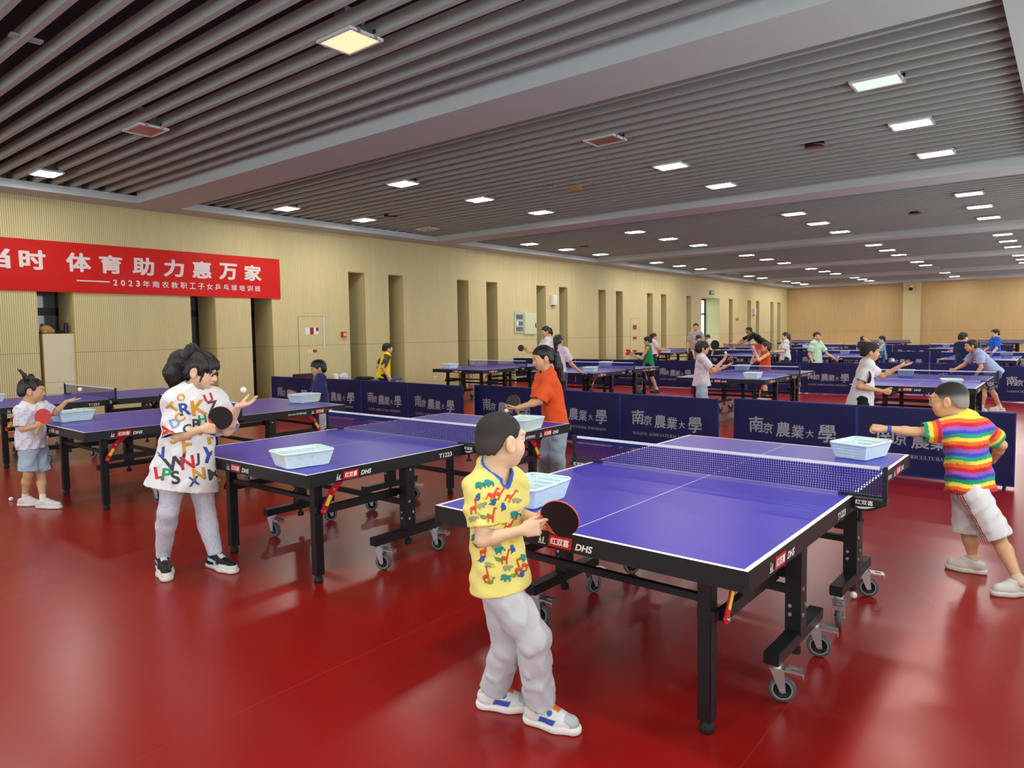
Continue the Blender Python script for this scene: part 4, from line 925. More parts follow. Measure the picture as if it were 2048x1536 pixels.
def make_hair(h, style, res, mt, parent, origin, extra=None, fade='2e2822'):
    f = Field(); k = h.s; t = {'crop': .002, 'short': .012, 'bowl': .016, 'tail': .010, 'bangs': .012, 'bob': .018, 'buns': .009}[style]
    f.ell(h.P(-.014, 0, .029), h.R, np.array((.091+t, .075+t, .078+t*1.1))*k, .01)
    if style in ('bowl', 'bangs', 'bob', 'short'): f.ell(h.P(.02, 0, .03), h.R, np.array((.068+t*.6, .069+t*.7, .066+t))*k, .02)
    f.ell(h.P(-.045, 0, -.03), h.R, np.array((.055+t, .062+t, .055))*k, .03)
    if style == 'crop': f.fold = None
    line = {'crop': CROP, 'short': CROP, 'bowl': BOWL, 'tail': PULL, 'bangs': LONGB, 'bob': LONGB, 'buns': PULL}[style]
    def cut(P):
        l = h.loc(P.astype(np.float64)); j = .006*np.sin(l[:, 1]*210+l[:, 0]*150)+.004*np.sin(l[:, 1]*390+1)
        if style == 'crop': j *= .4
        return ((hair_line(l[:, 0], line)+j-l[:, 2])*k).astype(np.float32)
    if style == 'crop': f.fold = lambda P: (.0012*np.sin(P[:, 0]*900)*np.sin(P[:, 1]*870+1)*np.sin(P[:, 2]*910)).astype(np.float32)
    else: f.fold = lambda P: (lambda l: (.0022*np.sin(l[:, 1]*150+l[:, 0]*60)+.0015*np.sin(l[:, 1]*330+l[:, 0]*90+l[:, 2]*40)).astype(np.float32))(h.loc(P.astype(np.float64)))
    f.cuts = [cut]
    vs, fs = f.mesh(res)
    if extra:
        g = Field(); extra(g, h); g.fold = lambda P: (.002*np.sin(P[:, 0]*260+P[:, 1]*210)+.0012*np.sin(P[:, 1]*520-P[:, 0]*430)).astype(np.float32)
        v2, f2 = g.mesh(res); fs = np.concatenate([fs, f2+len(vs)]); vs = np.concatenate([vs, v2])
    if style in ('crop', 'short'):
        l = h.loc(vs); t = np.clip((l[:, 2]-.004+.25*np.maximum(l[:, 0]-.03, 0)*0)/.042, 0, 1)[:, None]; t = t*t*(3-2*t)
        return np_mesh('hair', vs, fs, C3('17130f')*t+C3(fade if style == 'crop' else '17130f')*(1-t), [M_hairc], parent, 0, origin)
    return np_mesh('hair', vs, fs, None, [mt], parent, 0, origin)
def ponytail(pts, rs):
    def ex(g, h):
        q = [h.P(*p) for p in pts]
        for i in range(len(q)-1): g.cone(q[i], q[i+1], rs[i]*h.s, rs[i+1]*h.s, .012)
    return ex
# ------------------------------------------------------------------ the figure
def folds(amp, seed, wl=.075):
    rnd = random.Random(seed); W_ = []
    for _ in range(5):
        th = rnd.uniform(0, 6.28); el = rnd.uniform(-1.1, 1.1); kk = 6.283/(wl*rnd.uniform(.7, 1.6)); W_.append((kk*math.cos(th)*math.cos(el), kk*math.sin(th)*math.cos(el), kk*math.sin(el), rnd.uniform(0, 6.28), rnd.uniform(.5, 1)))
    def fn(P):
        a = 0
        for x, y, z, p, q in W_: a = a+q*np.sin(P[:, 0]*x+P[:, 1]*y+P[:, 2]*z+p)
        return (amp*(.35*a-.5*np.abs(np.sin(.5*a))+.2)).astype(np.float32)
    return fn
def plane_cut(E, d):
    E = V3(E).astype(np.float32); d = unit(d).astype(np.float32)
    return lambda P: (P-E) @ d
def tube_cut(a, b, r):
    q = ('c', V3(a), V3(b), r, r, 0, None, 0)
    return lambda P: -Field.dist(q, P)
def lerp(a, b, t): return V3(a)*(1-t)+V3(b)*t
def person(J, S):
    """J: joints in metres; S: what the figure looks like"""
    J = {k: V3(v) for k, v in J.items()}
    q = S.get('q', S['H']/1.3); rb, rh, rd = S.get('res', (.0065, .004, .0034))
    hd = Head(J['head'], S['F'], S.get('U', (0, 0, 1)), S.get('hh', .215*q**.4))
    l = unit(J['sL']-J['sR']); up = unit(J['neck']-J['pelvis']); l = unit(l-up*(l @ up)); fr = np.cross(l, up)
    pel, neck = J['pelvis'], J['neck']; sp = S.get('spine', 0.); ch = lerp(pel, neck, .68)+fr*sp*.6; wa = lerp(pel, neck, .33)+fr*sp; g = S.get('girth', 1.)
    hipL = J.get('hipL', pel+l*.075*q-up*.03*q); hipR = J.get('hipR', pel-l*.075*q-up*.03*q)
    f = Field(); skin = SKIN[S.get('skin', 'light')]
    def torso(fl, e, k):
        fl.cone(pel-up*.03*q, wa, .112*q*g+e, .098*q*g+e, k, (fr, .72)); fl.cone(wa, ch, .098*q*g+e, .112*q*g+e, k, (fr, .70))
        fl.cone(ch, lerp(ch, neck, .75), .112*q*g+e, .075*q+e, k, (fr, .66))
        fl.cone(lerp(J['sL'], neck, .12), lerp(J['sR'], neck, .12), .04*q+e, .04*q+e, k)
        fl.cone(J['sL'], neck+(hd.P(-.02, 0, -.1)-neck)*.15, .038*q+e, .034*q+e, k); fl.cone(J['sR'], neck+(hd.P(-.02, 0, -.1)-neck)*.15, .038*q+e, .034*q+e, k)
    torso(f, 0, .04)
    nb = hd.P(-.022, 0, -.055); f.cone(neck-up*.02, nb, .043*q**.6, .044*hd.s, .03)
    add_head(f, hd)
    am = S.get('arm', 1.)
    for sd in 'LR':
        s_, e_, w_ = J['s'+sd], J['e'+sd], J['w'+sd]
        f.cone(s_, lerp(s_, e_, .5), .040*q*am, .034*q*am, .03); f.cone(lerp(s_, e_, .5), e_, .034*q*am, .0285*q*am, .02)
        f.cone(e_, lerp(e_, w_, .3), .0285*q*am, .0285*q*am, .02); f.cone(lerp(e_, w_, .3), w_, .0285*q*am, .0195*q*am, .02)
        hn = S['hand'+sd]; add_hand(f, w_, hn.get('d', w_-e_), hn['n'], sd == 'R', S.get('hs', .80*q**.6), hn.get('curl', (20, 25, 20)), hn.get('thumb', (35, 20)), hn.get('spread', 4), hn.get('each'))
        hp, kn, an = (hipL if sd == 'L' else hipR), J['k'+sd], J['a'+sd]
        f.cone(hp, lerp(hp, kn, .45), .072*q*g, .060*q, .03); f.cone(lerp(hp, kn, .45), kn, .060*q, .042*q, .02)
        bk = unit(np.cross(l, kn-an)); bk = -bk if bk @ fr > 0 else bk
        f.cone(kn, lerp(kn, an, .3)+bk*.008, .041*q, .043*q, .02); f.cone(lerp(kn, an, .3)+bk*.008, an, .043*q, .025*q, .02)
        to = J['t'+sd]; f.cone(an-V3((0, 0, .03*q)), lerp(an-V3((0, 0, .035*q)), to+V3((0, 0, .012)), .62), .023*q, .014*q, .015)
    # mesh: coarse body, finer head and hands
    boxes = [(hd.c-.17*hd.s, hd.c+.17*hd.s, rh)]
    for sd in 'LR':
        c_ = J['w'+sd]+unit(S['hand'+sd].get('d', J['w'+sd]-J['e'+sd]))*.07; boxes.append((c_-.115, c_+.115, rd))
    for i in range(len(boxes)):           # keep patches apart
        pass
    vs, fs = f.mesh(rb)
    def inside(p, b): return ((p >= b[0]) & (p <= b[1])).all(1)
    cen = vs[fs].mean(1); m_ = np.zeros(len(fs), bool)
    for b in boxes: m_ |= inside(cen, b)
    fs = fs[~m_]; AV, AF = [vs], [fs]; off = len(vs)
    for i, b in enumerate(boxes):
        v2, f2 = f.mesh(b[2], b[0]-4*b[2], b[1]+4*b[2]); c2 = v2[f2].mean(1); k2 = inside(c2, (b[0]-rb*.3, b[1]+rb*.3, 0))
        for b3 in boxes[:i]: k2 &= ~inside(c2, b3)
        AV.append(v2); AF.append(f2[k2]+off); off += len(v2)
    vs = np.concatenate(AV); fs = np.concatenate(AF); us = np.zeros(len(vs), bool); us[fs.ravel()] = True; mp = np.cumsum(us)-1; vs = vs[us]; fs = mp[fs]
    col = np.repeat(C3(skin)[None], len(vs), 0)
    col = paint_head(hd, vs, col, skin, S.get('lips', 'b4685c'))
    base = V3((pel[0], pel[1], 0))
    body = np_mesh('person', vs, fs, col, [M_skin], None, 0, base); body.location = base
    tag(body, S['label'], 'person', S.get('group'))
    mk = lambda nm, v, fq, c, mt=M_cloth, th=.003: np_mesh(nm, v, fq, c, [mt], body, th, base)
    rc = S.get('resc', rb)
    # shirt
    sh = S['shirt']; F = Field(); e = sh.get('ease', .014); torso(F, e, .04)
    hem = pel-up*sh.get('hem', .1)+fr*sh.get('hemf', 0); F.cone(wa, hem-up*.03, .10*q*g+e*1.1, .112*q*g+e+sh.get('flare', .012), .04, (fr, sh.get('fflat', .76)))
    na, nz_ = neck-up*.035+fr*sh.get('vneck', .012), neck+(nb-neck)*1.4+fr*.02; nr = sh.get('neck', .056)*q**.6; ntube = tube_cut(na, nz_, nr)
    hd_ = -up-l*sh.get('tilt', 0); F.cuts = [plane_cut(hem, hd_), ntube]; ends = [(hem, hd_, .32*q)]; F.fold = folds(sh.get('fold', .006), S.get('seed', 3), .09)
    for sd in 'LR':
        s_, e_, w_ = J['s'+sd], J['e'+sd], J['w'+sd]; t = sh.get('sleeve', .7); sr = sh.get('sr', .052)*q
        if t <= 0:
            F.cuts.append(tube_cut(s_+(s_-neck)*.10, s_+(s_-neck)*.9, .060*q)); continue
        G = Field(); en = lerp(s_, e_, t); dr = unit(e_-s_)
        G.cone(lerp(s_, neck, .15), lerp(s_, e_, t*.5), .046*q+e*.4, (.046*q+sr)*.5+e*.2, .03); G.cone(lerp(s_, e_, t*.5), en+dr*.03, (.046*q+sr)*.5+e*.2, sr, .025)
        G.cuts = [plane_cut(en, dr), ntube]; G.fold = F.fold; F.subs.append(G); ends.append((en, dr, sr*1.5+.02))
    v, fq = F.mesh(rc); v, fq = open_ends(v, fq, ends, rc*.8)
    fl = (np.abs(ntube(v.astype(np.float32))) < rc*.8)
    keep = ~fl[fq].all(1); fq = fq[keep]; us = np.zeros(len(v), bool); us[fq.ravel()] = True; mp = np.cumsum(us)-1; v = v[us]; fq = mp[fq]
    ctx = dict(J=J, up=up, l=l, fr=fr, pel=pel, neck=neck, hem=hem, hd=hd, q=q)
    c = np.repeat(C3(sh['col'])[None], len(v), 0)
    if 'paint' in sh: c = sh['paint'](v, c, ctx)
    so = mk(sh.get('name', 't_shirt'), v, fq, c)
    # collar band
    if sh.get('collar'):
        m_ = ntube(v.astype(np.float32)) > -.011
        a = so.data.color_attributes['Col']; cc = np.empty(len(v)*4, np.float32); a.data.foreach_get('color', cc); cc = cc.reshape(-1, 4); cc[m_, :3] = C3(sh['collar']); a.data.foreach_set('color', cc.ravel())
    # trousers or shorts
    tr = S['legs']; F = Field(); e = tr.get('ease', .014)
    wst = pel+up*tr.get('waist', .05)
    F.cone(pel-up*.03*q, wst+up*.03, .108*q*g+e*.5, .100*q*g+e*.3, .03, (fr, .74)); F.cuts = [plane_cut(wst, up)]; ends = [(wst, up, .3)]; F.fold = folds(tr.get('fold', .005), S.get('seed', 3)+1, tr.get('wl', .08))
    for sd in 'LR':
        hp, kn, an = (hipL if sd == 'L' else hipR), J['k'+sd], J['a'+sd]; t = tr.get('len', 1.95); ra, rk, re = .070*q*g+e*.9, tr.get('rk', .046)*q+e, tr.get('re', .034)*q+e
        G = Field(); G.cone(hp, lerp(hp, kn, .5), ra, (ra+rk)*.5, .03)
        if t <= 1:
            en = lerp(hp, kn, t); dr = unit(kn-hp); G.cone(lerp(hp, kn, min(.5, t*.6)), en+dr*.03, (ra+rk)*.52, tr.get('open', .085)*q, .02); R_ = .14*q
        else:
            en = lerp(kn, an, t-1); dr = unit(an-kn); G.cone(lerp(hp, kn, .5), kn, (ra+rk)*.5, rk, .02); cf = lerp(kn, an, .3)-fr*.008; G.cone(kn, cf, rk, max(.046*q+e, rk*.96), .02); G.cone(cf, en+dr*.03, max(.046*q+e, rk*.96), re, .02); R_ = re*1.6+.01
        G.cuts = [plane_cut(en, dr)]; G.fold = F.fold; F.subs.append(G); ends.append((en, dr, R_))
    v, fq = F.mesh(rc); v, fq = open_ends(v, fq, ends, rc*.8)
    c = np.repeat(C3(tr['col'])[None], len(v), 0)
    if 'paint' in tr: c = tr['paint'](v, c, ctx)
    to_ = mk(tr.get('name', 'trousers'), v, fq, c)
    # shoes and socks
    shn = S['shoes']
    if shn:
        for sd in 'LR':
            an, kn = J['a'+sd], J['k'+sd]; to = J['t'+sd].copy(); tz = S.get('lift', {}).get(sd, 0.); dr = to-an; dr[2] = 0; dr = unit(dr); sd_ = np.cross((0, 0, 1), dr)
            fl = math.hypot(*(to-an)[:2]); z0 = tz; g0 = V3((an[0], an[1], z0)); hl = g0-dr*.035*q; tp = g0+dr*(fl-.03*q); bl = lerp(hl, tp, .62); Z = V3((0, 0, 1))
            G = Field(); G.cone(hl+Z*.045, tp+Z*.036, .036*q, .034*q, .03, (sd_, .92)); G.cone(bl+Z*.03, bl+Z*.03+sd_*.004, .042*q, .042*q, .03); G.cone(hl+Z*.05+dr*.01, V3(an)+Z*.02, .038*q, .036*q, .03); G.cone(g0+Z*.075+dr*.035, bl+Z*.045, .028*q, .026*q, .02)
            cu = [plane_cut(g0+Z*.014, -Z), plane_cut(g0+Z*(max(.085, .078*q)+.0)-dr*.0, unit(Z*1.0-dr*.25))]; G.cuts = cu
            v, fq = G.mesh(rh); c = np.repeat(C3(shn['col'])[None], len(v), 0)
            if 'paint' in shn: c = shn['paint'](v, c, dict(g0=g0, dr=dr, sd=sd_, hl=hl, tp=tp))
            so_ = np_mesh('shoe', v, fq, c, [M_shoe], body, 0, base)
            G = Field()
            for a_, b_, r1, r2 in ((hl-dr*.006, lerp(hl, bl, .7), .041, .038), (lerp(hl, bl, .6), bl, .037, .047), (bl, tp+dr*.008, .047, .036)): G.cone(a_+Z*.016, b_+Z*.016, r1*q, r2*q, .02, (Z, .8))
            G.cuts = [plane_cut(g0+Z*.002, -Z), plane_cut(g0+Z*shn.get('solez', .03), Z)]; v, fq = G.mesh(rh); np_mesh('sole', v, fq, np.repeat(C3(shn.get('sole', 'e6e4de'))[None], len(v), 0), [M_shoe], so_, 0, base)
            if shn.get('sock'):
                G = Field(); dk = unit(kn-an); G.cone(an-dk*.02, an+dk*shn.get('sockh', .06), .030*q, .033*q, .01); G.cuts = [plane_cut(an+dk*shn.get('sockh', .06)*.8, dk)]; v, fq = G.mesh(rh); np_mesh('sock', v, fq, np.repeat(C3(shn['sock'])[None], len(v), 0), [M_cloth], body, 0, base)
    if S.get('hair'): make_hair(hd, S['hair'], rh*.9, S.get('hairmat', M_hair), body, base, S.get('hairx'), S.get('fade', '2e2822'))
    if S.get('glasses'):
        gb = MB(); P = lambda *a: Vector(hd.P(*a))-Vector(base)
        for sy in (-1, 1):
            ring = [P(.094+.0*math.cos(a), sy*.033+.0205*math.cos(a), -.002+.0155*math.sin(a)) for a in [2*math.pi*i/14 for i in range(14)]]
            for i in range(14): gb.cyl(ring[i], ring[(i+1) % 14], .0019*hd.s, n=6)
            gb.cyl(P(.094, sy*.054, .004), P(.0, sy*.082, .004), .0019*hd.s, n=6); gb.cyl(P(.094, sy*.013, .002), P(.098, 0, .004), .0019*hd.s, n=6)
        gb.build('glasses', mat('spectacle_frame', S['glasses'], .3, .3), body, True)
    return body, so, to_, hd, ctx
# printed shapes pressed on to a garment
def decal(garment, polys, mats):
    """polys: [(points or text-mesh (verts,faces) , o, u, v, material slot, direction)]; faces follow the cloth"""
    me = garment.data; par = garment.parent.location
    vs = [v.co.copy() for v in me.vertices]; bv = BVHTree.FromPolygons(vs, [tuple(p.vertices) for p in me.polygons])
    bm = bmesh.new(); bm.from_mesh(me); cl = bm.verts.layers.float_color.get('Col'); n0 = len(me.materials)
    for mt in mats: me.materials.append(mt)
    for (pv, pf), o, u, v, mi, dr, step in polys:
        b2 = bmesh.new(); q = [b2.verts.new((x, y, 0)) for x, y in pv]
        for fc in pf:
            try: b2.faces.new([q[i] for i in fc])
            except ValueError: pass
        xs = [p[0] for p in pv]; ys = [p[1] for p in pv]
        x = min(xs)+step
        while x < max(xs): bmesh.ops.bisect_plane(b2, geom=b2.verts[:]+b2.edges[:]+b2.faces[:], plane_co=(x, 0, 0), plane_no=(1, 0, 0)); x += step
        y = min(ys)+step
        while y < max(ys): bmesh.ops.bisect_plane(b2, geom=b2.verts[:]+b2.edges[:]+b2.faces[:], plane_co=(0, y, 0), plane_no=(0, 1, 0)); y += step
        mp = {}; O = Vector(o)-par; U_, V_ = Vector(u), Vector(v); D_ = Vector(dr).normalized()
        for vv in b2.verts:
            p = O+U_*vv.co.x+V_*vv.co.y; hit = bv.ray_cast(p-D_*.5, D_)
            if hit[0] is not None and hit[1].dot(D_) < -.12: mp[vv] = (hit[0]-D_*.0012+hit[1]*.0016, (hit[0]-p).dot(D_))
        nv = {}
        for fc in b2.faces:
            if all(x in mp for x in fc.verts):
                ds = [mp[x][1] for x in fc.verts]
                if max(ds)-min(ds) > .035: continue
                for x in fc.verts:
                    if x not in nv: nv[x] = bm.verts.new(mp[x][0])
                try: k = bm.faces.new([nv[x] for x in fc.verts]); k.material_index = n0+mi; k.smooth = True
                except ValueError: pass
        b2.free()
    bm.to_mesh(me); bm.free(); me.update()
def poly(pts): return (list(pts), [tuple(range(len(pts)))])
def ellipse(cx, cy, rx, ry, n=14, rot=0): return poly([(cx+rx*math.cos(a)*math.cos(rot)-ry*math.sin(a)*math.sin(rot), cy+rx*math.cos(a)*math.sin(rot)+ry*math.sin(a)*math.cos(rot)) for a in [2*math.pi*i/n for i in range(n)]])
# ------------------------------------------------------------------ rackets
M_rubr = mat('racket_rubber_red', 'c01418', .45); M_rubb = mat('racket_rubber_black', '0c0c0e', .5); M_wood = mat('racket_wood', 'c89c58', .45); M_edge = mat('racket_edge_tape', 'e05a50', .5)
def racket(c, n, hdir, label, front='black', edge=None, rad=.076):
    """c: middle of the blade, n: normal of the face seen, hdir: from the blade to the handle"""
    n = unit(n); h = unit(V3(hdir)-n*(V3(hdir) @ n)); w_ = np.cross(h, n)
    r = empty('table_tennis_racket', tuple(c), label=label, cat='racket', group=None)
    def outline(s, cutoff=None):
        pts = []
        for i in range(28):
            a = 2*math.pi*i/28; x, y = rad*s*math.sin(a), -(rad*1.04)*s*math.cos(a)
            if cutoff is not None and -y < -0 and False: pass
            pts.append((x, y))
        if cutoff is not None: pts = [(x, min(y, cutoff)) for x, y in pts]
        return pts
    U_, V_ = tuple(w_), tuple(h); Z = V3((0, 0, 0))
    b = MB(); b.prism(outline(1), tuple(-n*.003), U_, V_, tuple(n), .006); neckp = [(-.03, rad*.8), (.03, rad*.8), (.015, rad*1.22), (-.015, rad*1.22)]; b.prism(neckp, tuple(-n*.003), U_, V_, tuple(n), .006)
    b.build('blade', M_wood if edge is None else [edge], r)
    F, B = (M_rubb, M_rubr) if front == 'black' else (M_rubr, M_rubb)
    a = MB(); a.prism(outline(.985, rad*.72), tuple(n*.003), U_, V_, tuple(n), .0028); a.build('rubber_sheet', F, r)
    a = MB(); a.prism(outline(.985, rad*.72), tuple(-n*.0058), U_, V_, tuple(n), .0028); a.build('rubber_sheet', B, r)
    k = MB(); hp = [(-.0115, rad*.98), (.0115, rad*.98), (.0125, rad+.06), (.016, rad+.098), (-.016, rad+.098), (-.0125, rad+.06)]; k.prism(hp, tuple(-n*.011), U_, V_, tuple(n), .022); k.build('handle', M_wood, r, bev=.004)
    return r
# ================================================================== the five children in front
class Fr:
    """view frame of a figure: j(u, v, d) = point seen at (u, v), d metres behind the figure's own distance"""
    def __init__(s, u, v, D):
        s.D = D; p = at(u, v, D=D); s.v = V3((p.x, p.y, 0)); s.v = unit(s.v); s.r = V3((s.v[1], -s.v[0], 0)); s.z = V3((0, 0, 1))
    def j(s, u, v, d=0.): return V3(at(u, v, D=s.D, d=d))
    def g(s, u, v, z): return V3(at(u, v, P=('z', z)))
    def w(s, r, v, z): return unit(s.r*r+s.v*v+s.z*z)
def px_decals(K, items, dd=0.):
    """flat shapes laid over the garment where the photograph shows them: (shape, u, v, height px, slot, rotation)"""
    out = []
    for (pv, pf), u, v, hp, mi, rot in items:
        o = V3(at(u, v, D=K.D, d=dd)); sc = np.linalg.norm(V3(at(u, v+hp, D=K.D, d=dd))-o); c, s_ = math.cos(rot), math.sin(rot)
        out.append(((pv, pf), o, (K.r*c+K.z*s_)*sc, (K.z*c-K.r*s_)*sc, mi, o-V3((0, 0, CAM_H)), .16))
    return out
def glyph(ch, bold=.04):
    vs, fs, x0, x1, y0, y1 = text2d(ch, 0, 0, bold*.55); h = y1-y0; return ([((x-(x0+x1)/2)/h, (y-(y0+y1)/2)/h) for x, y in vs], fs)
def join(*sh):
    v, f = [], []
    for a, b in sh: f += [tuple(i+len(v) for i in q) for q in b]; v += list(a)
    return (v, f)
white_shoe = dict(col='dcdad4', sole='e8e6e0', sock='e4e2de')
# --- boy in the yellow animal shirt
K = Fr(1003, 1150, 2.68)
def paint_shoe1(v, c, x):
    a = (v-x['g0']) @ x['dr']; b = (v-x['g0']) @ x['sd']; z = v[:, 2]-x['g0'][2]
    c[(np.abs(a-.045-(z-.05)*.5) < .035) & (np.abs(z-.042) < .012) & (np.abs(b) > .015)] = C3('3a4fb0'); c[((a-.0)**2+(z-.075)**2 < .012**2)] = C3('3560c8'); c[((a-.05)**2+(z-.072)**2 < .011**2) & (np.abs(b) > .012)] = C3('3560c8')
    c[(np.abs(b) < .016) & (a > .05) & (a < .085) & (z > .055)] = C3('f07a28'); c[(a > .11) & (z > .03) & (np.abs(b) < .03)] = C3('b8bcc0'); c[(a < -.05) & (z > .075)] = C3('f07a28'); return c
P1 = dict(H=1.265, F=K.w(.84, .52, -.06), U=K.w(-.06, 0, 1), hh=.216, skin='light', res=(.0055, .0032, .0028), resc=.005, spine=.0, hs=.80, girth=.9, arm=.9,
    label='boy in yellow animal print shirt and light grey trousers holding a black racket', hair='crop', fade='38302a',
    handR=dict(n=K.w(.1, 1, -.1), d=K.w(1, .15, .08), each=[(6, 8, 6), (42, 35, 20), (58, 60, 30), (62, 60, 30)], thumb=(20, 45)), handL=dict(n=K.w(0, -1, .2), curl=(35, 40, 25)),
    shirt=dict(col='ecdf80', ease=.017, sleeve=.72, sr=.060, hem=.05, flare=.03, neck=.058, collar='2a62c8', fold=.006, fflat=.8), legs=dict(col='c8ccd2', ease=.014, rk=.052, re=.05, len=1.93, waist=.04, fold=.006, wl=.045),
    shoes=dict(col='e2e2e0', sole='eceae4', sock='28325a', paint=paint_shoe1), seed=5)
J1 = dict(head=K.j(1002, 879, .0), neck=K.j(983, 945, .01), pelvis=K.j(1000, 1148), sR=K.j(958, 983, -.07), sL=K.j(1025, 963, .09), eR=K.j(965, 1080, -.11), wR=K.j(1044, 1060, -.13), eL=K.j(1034, 1030, .09), wL=K.j(1076, 1036, .0),
    hipR=K.j(1012, 1195, -.05), hipL=K.j(1000, 1195, .06), kR=K.j(1068, 1275, -.06), kL=K.j(1018, 1290, .07), aR=K.g(1082, 1412, .075), aL=K.g(988, 1380, .075), tR=K.g(1156, 1458, .02), tL=K.g(1062, 1412, .02))
body, so, to_, hd, cx = person(J1, P1)
ele = join(ellipse(0, 0, .5, .38), ellipse(.45, .12, .27, .25), poly([(.6, .1), (.78, .05), (.82, -.3), (.7, -.32), (.66, -.02)]), poly([(-.4, -.2), (-.2, -.2), (-.2, -.55), (-.4, -.55)]), poly([(.12, -.2), (.32, -.2), (.32, -.55), (.12, -.55)]))
gir = join(ellipse(0, -.1, .3, .18), poly([(.12, -.05), (.28, -.02), (.38, .7), (.26, .7)]), ellipse(.38, .7, .17, .08), poly([(-.26, -.1), (-.16, -.1), (-.18, -.65), (-.26, -.65)]), poly([(.12, -.1), (.22, -.1), (.22, -.65), (.14, -.65)]))
hip = join(ellipse(0, 0, .5, .27), ellipse(.5, .05, .22, .2), poly([(-.36, -.1), (-.2, -.1), (-.2, -.4), (-.36, -.4)]), poly([(.16, -.1), (.3, -.1), (.3, -.4), (.16, -.4)]))
din = join(ellipse(0, 0, .4, .24), poly([(.2, .1), (.34, .05), (.42, .55), (.3, .55)]), ellipse(.42, .55, .18, .09), poly([(-.3, .05), (-.8, .25), (-.3, -.1)]))
bir = join(ellipse(0, 0, .3, .4), ellipse(.1, .4, .2, .18), poly([(-.25, -.1), (-.5, -.45), (0, -.3)]))
B_ = lambda x, y: (850+x/2.195, 800+y/2.195)
an = []
for sh_, mi, hp, ps in ((ele, 0, 15, [(238, 372), (276, 362), (322, 657), (350, 778), (300, 588), (222, 600), (430, 690), (392, 500)]), (gir, 1, 21, [(372, 420), (288, 508), (290, 412), (322, 408), (350, 690), (266, 770), (366, 545), (440, 720), (212, 470), (405, 740), (255, 660)]),
     (bir, 2, 15, [(232, 428), (385, 655), (250, 700), (345, 470), (405, 585), (300, 450), (330, 600), (425, 765)]), (hip, 3, 16, [(247, 462), (280, 722), (360, 735), (210, 520), (400, 440), (310, 640)]), (din, 4, 16, [(256, 514), (322, 700), (232, 640), (388, 770), (285, 800)]), (ellipse(0, 0, .4, .25), 5, 12, [(265, 430), (330, 540), (380, 620), (300, 730), (410, 690), (225, 560)])):
    for x, y in ps: u, v = B_(x, y); an.append((sh_, u, v, hp, mi, random.uniform(-.5, .5)))
decal(so, px_decals(K, an), [mat('print_teal', '2a8c84', .85), mat('print_orange', 'dc5428', .85), mat('print_blue', '2c62a0', .85), mat('print_grey_green', '98a070', .85), mat('print_green', '7c9038', .85), mat('print_bright_yellow', 'ecd41c', .85)])
racket(K.j(1119, 1037, -.12), K.w(-.42, -.85, -.3), K.w(-.82, -.1, -.56), 'table tennis racket with black face held by the boy in yellow', edge=M_edge)
ball(K.j(1075, 1040, .02)+V3((0, 0, 0)), 'white ball hidden behind the racket in the nearest boy\'s left hand') if False else None
# --- girl in the letter print shirt
K = Fr(372, 950, 5.08)
def paint_leg2(v, c, x):
    n = np.sin(v[:, 0]*310+np.sin(v[:, 2]*90)*2)*np.sin(v[:, 2]*230+np.sin(v[:, 1]*170)*2)*np.sin(v[:, 1]*290+1); m_ = n > .42; c[m_] = c[m_]*.45+C3('8c9cd0')*.55; return c
def paint_shoe2(v, c, x):
    a = (v-x['g0']) @ x['dr']; b = (v-x['g0']) @ x['sd']; z = v[:, 2]
    c[(z < .045) & (a > .03)] = C3('e4e2da'); c[(a > .105) & (z < .055)] = C3('e4e2da'); c[(np.abs(b) > .022) & (a > -.03) & (a < .06) & (np.abs(z-.062+a*.2) < .010)] = C3('9ccbe0'); c[(np.abs(b) < .02) & (a > .03) & (a < .1) & (z > .05)] = C3('d8e4e8'); return c
def hair2(g, h):
    q = [h.P(*p) for p in ((-.075, -.01, .06), (-.12, -.02, .02), (-.135, -.02, -.06), (-.12, -.015, -.14))]
    for i, (a, b) in enumerate(((.05, .065), (.065, .062), (.062, .03))): g.cone(q[i], q[i+1], a*h.s, b*h.s, .03)
    for sy in (-1, 1):
        g.cone(h.P(.05, sy*.062, .03), h.P(.045, sy*.073, -.055), .008*h.s, .004*h.s, .01)
    for k_ in range(9):
        y = -.05+.0125*k_; g.cone(h.P(.062, y*.8, .075), h.P(.098-abs(y)*.35, y, .006+.012*math.sin(k_*2.1)), .011*h.s, .005*h.s, .01)
P2 = dict(H=1.49, F=K.w(.80, -.42, -.30), U=K.w(.1, 0, 1), hh=.238, skin='light', res=(.0065, .0036, .003), resc=.006, hs=.9,
    label='girl in white shirt printed with coloured letters tossing a ball, black racket in hand', hair='bangs', hairx=hair2, lips='c06a60',
    handR=dict(n=K.w(.25, 1, .1), d=K.w(1, .1, -.05), each=[(12, 15, 10), (50, 45, 25), (55, 55, 30), (58, 55, 30)], thumb=(20, 40)), handL=dict(n=K.w(-.2, -.1, 1), d=K.w(.95, -.1, .25), curl=(12, 16, 12), spread=7, thumb=(45, 30)),
    shirt=dict(col='e6e8ea', ease=.042, sleeve=.98, sr=.085, hem=.24, flare=.075, neck=.068, fold=.011, fflat=.85, tilt=.1), legs=dict(col='d2d6e2', name='leggings', ease=.010, rk=.045, re=.03, len=1.97, fold=.003, paint=paint_leg2),
    shoes=dict(col='121416', sole='e2e0d8', sock='d8c8b4', paint=paint_shoe2), seed=11)
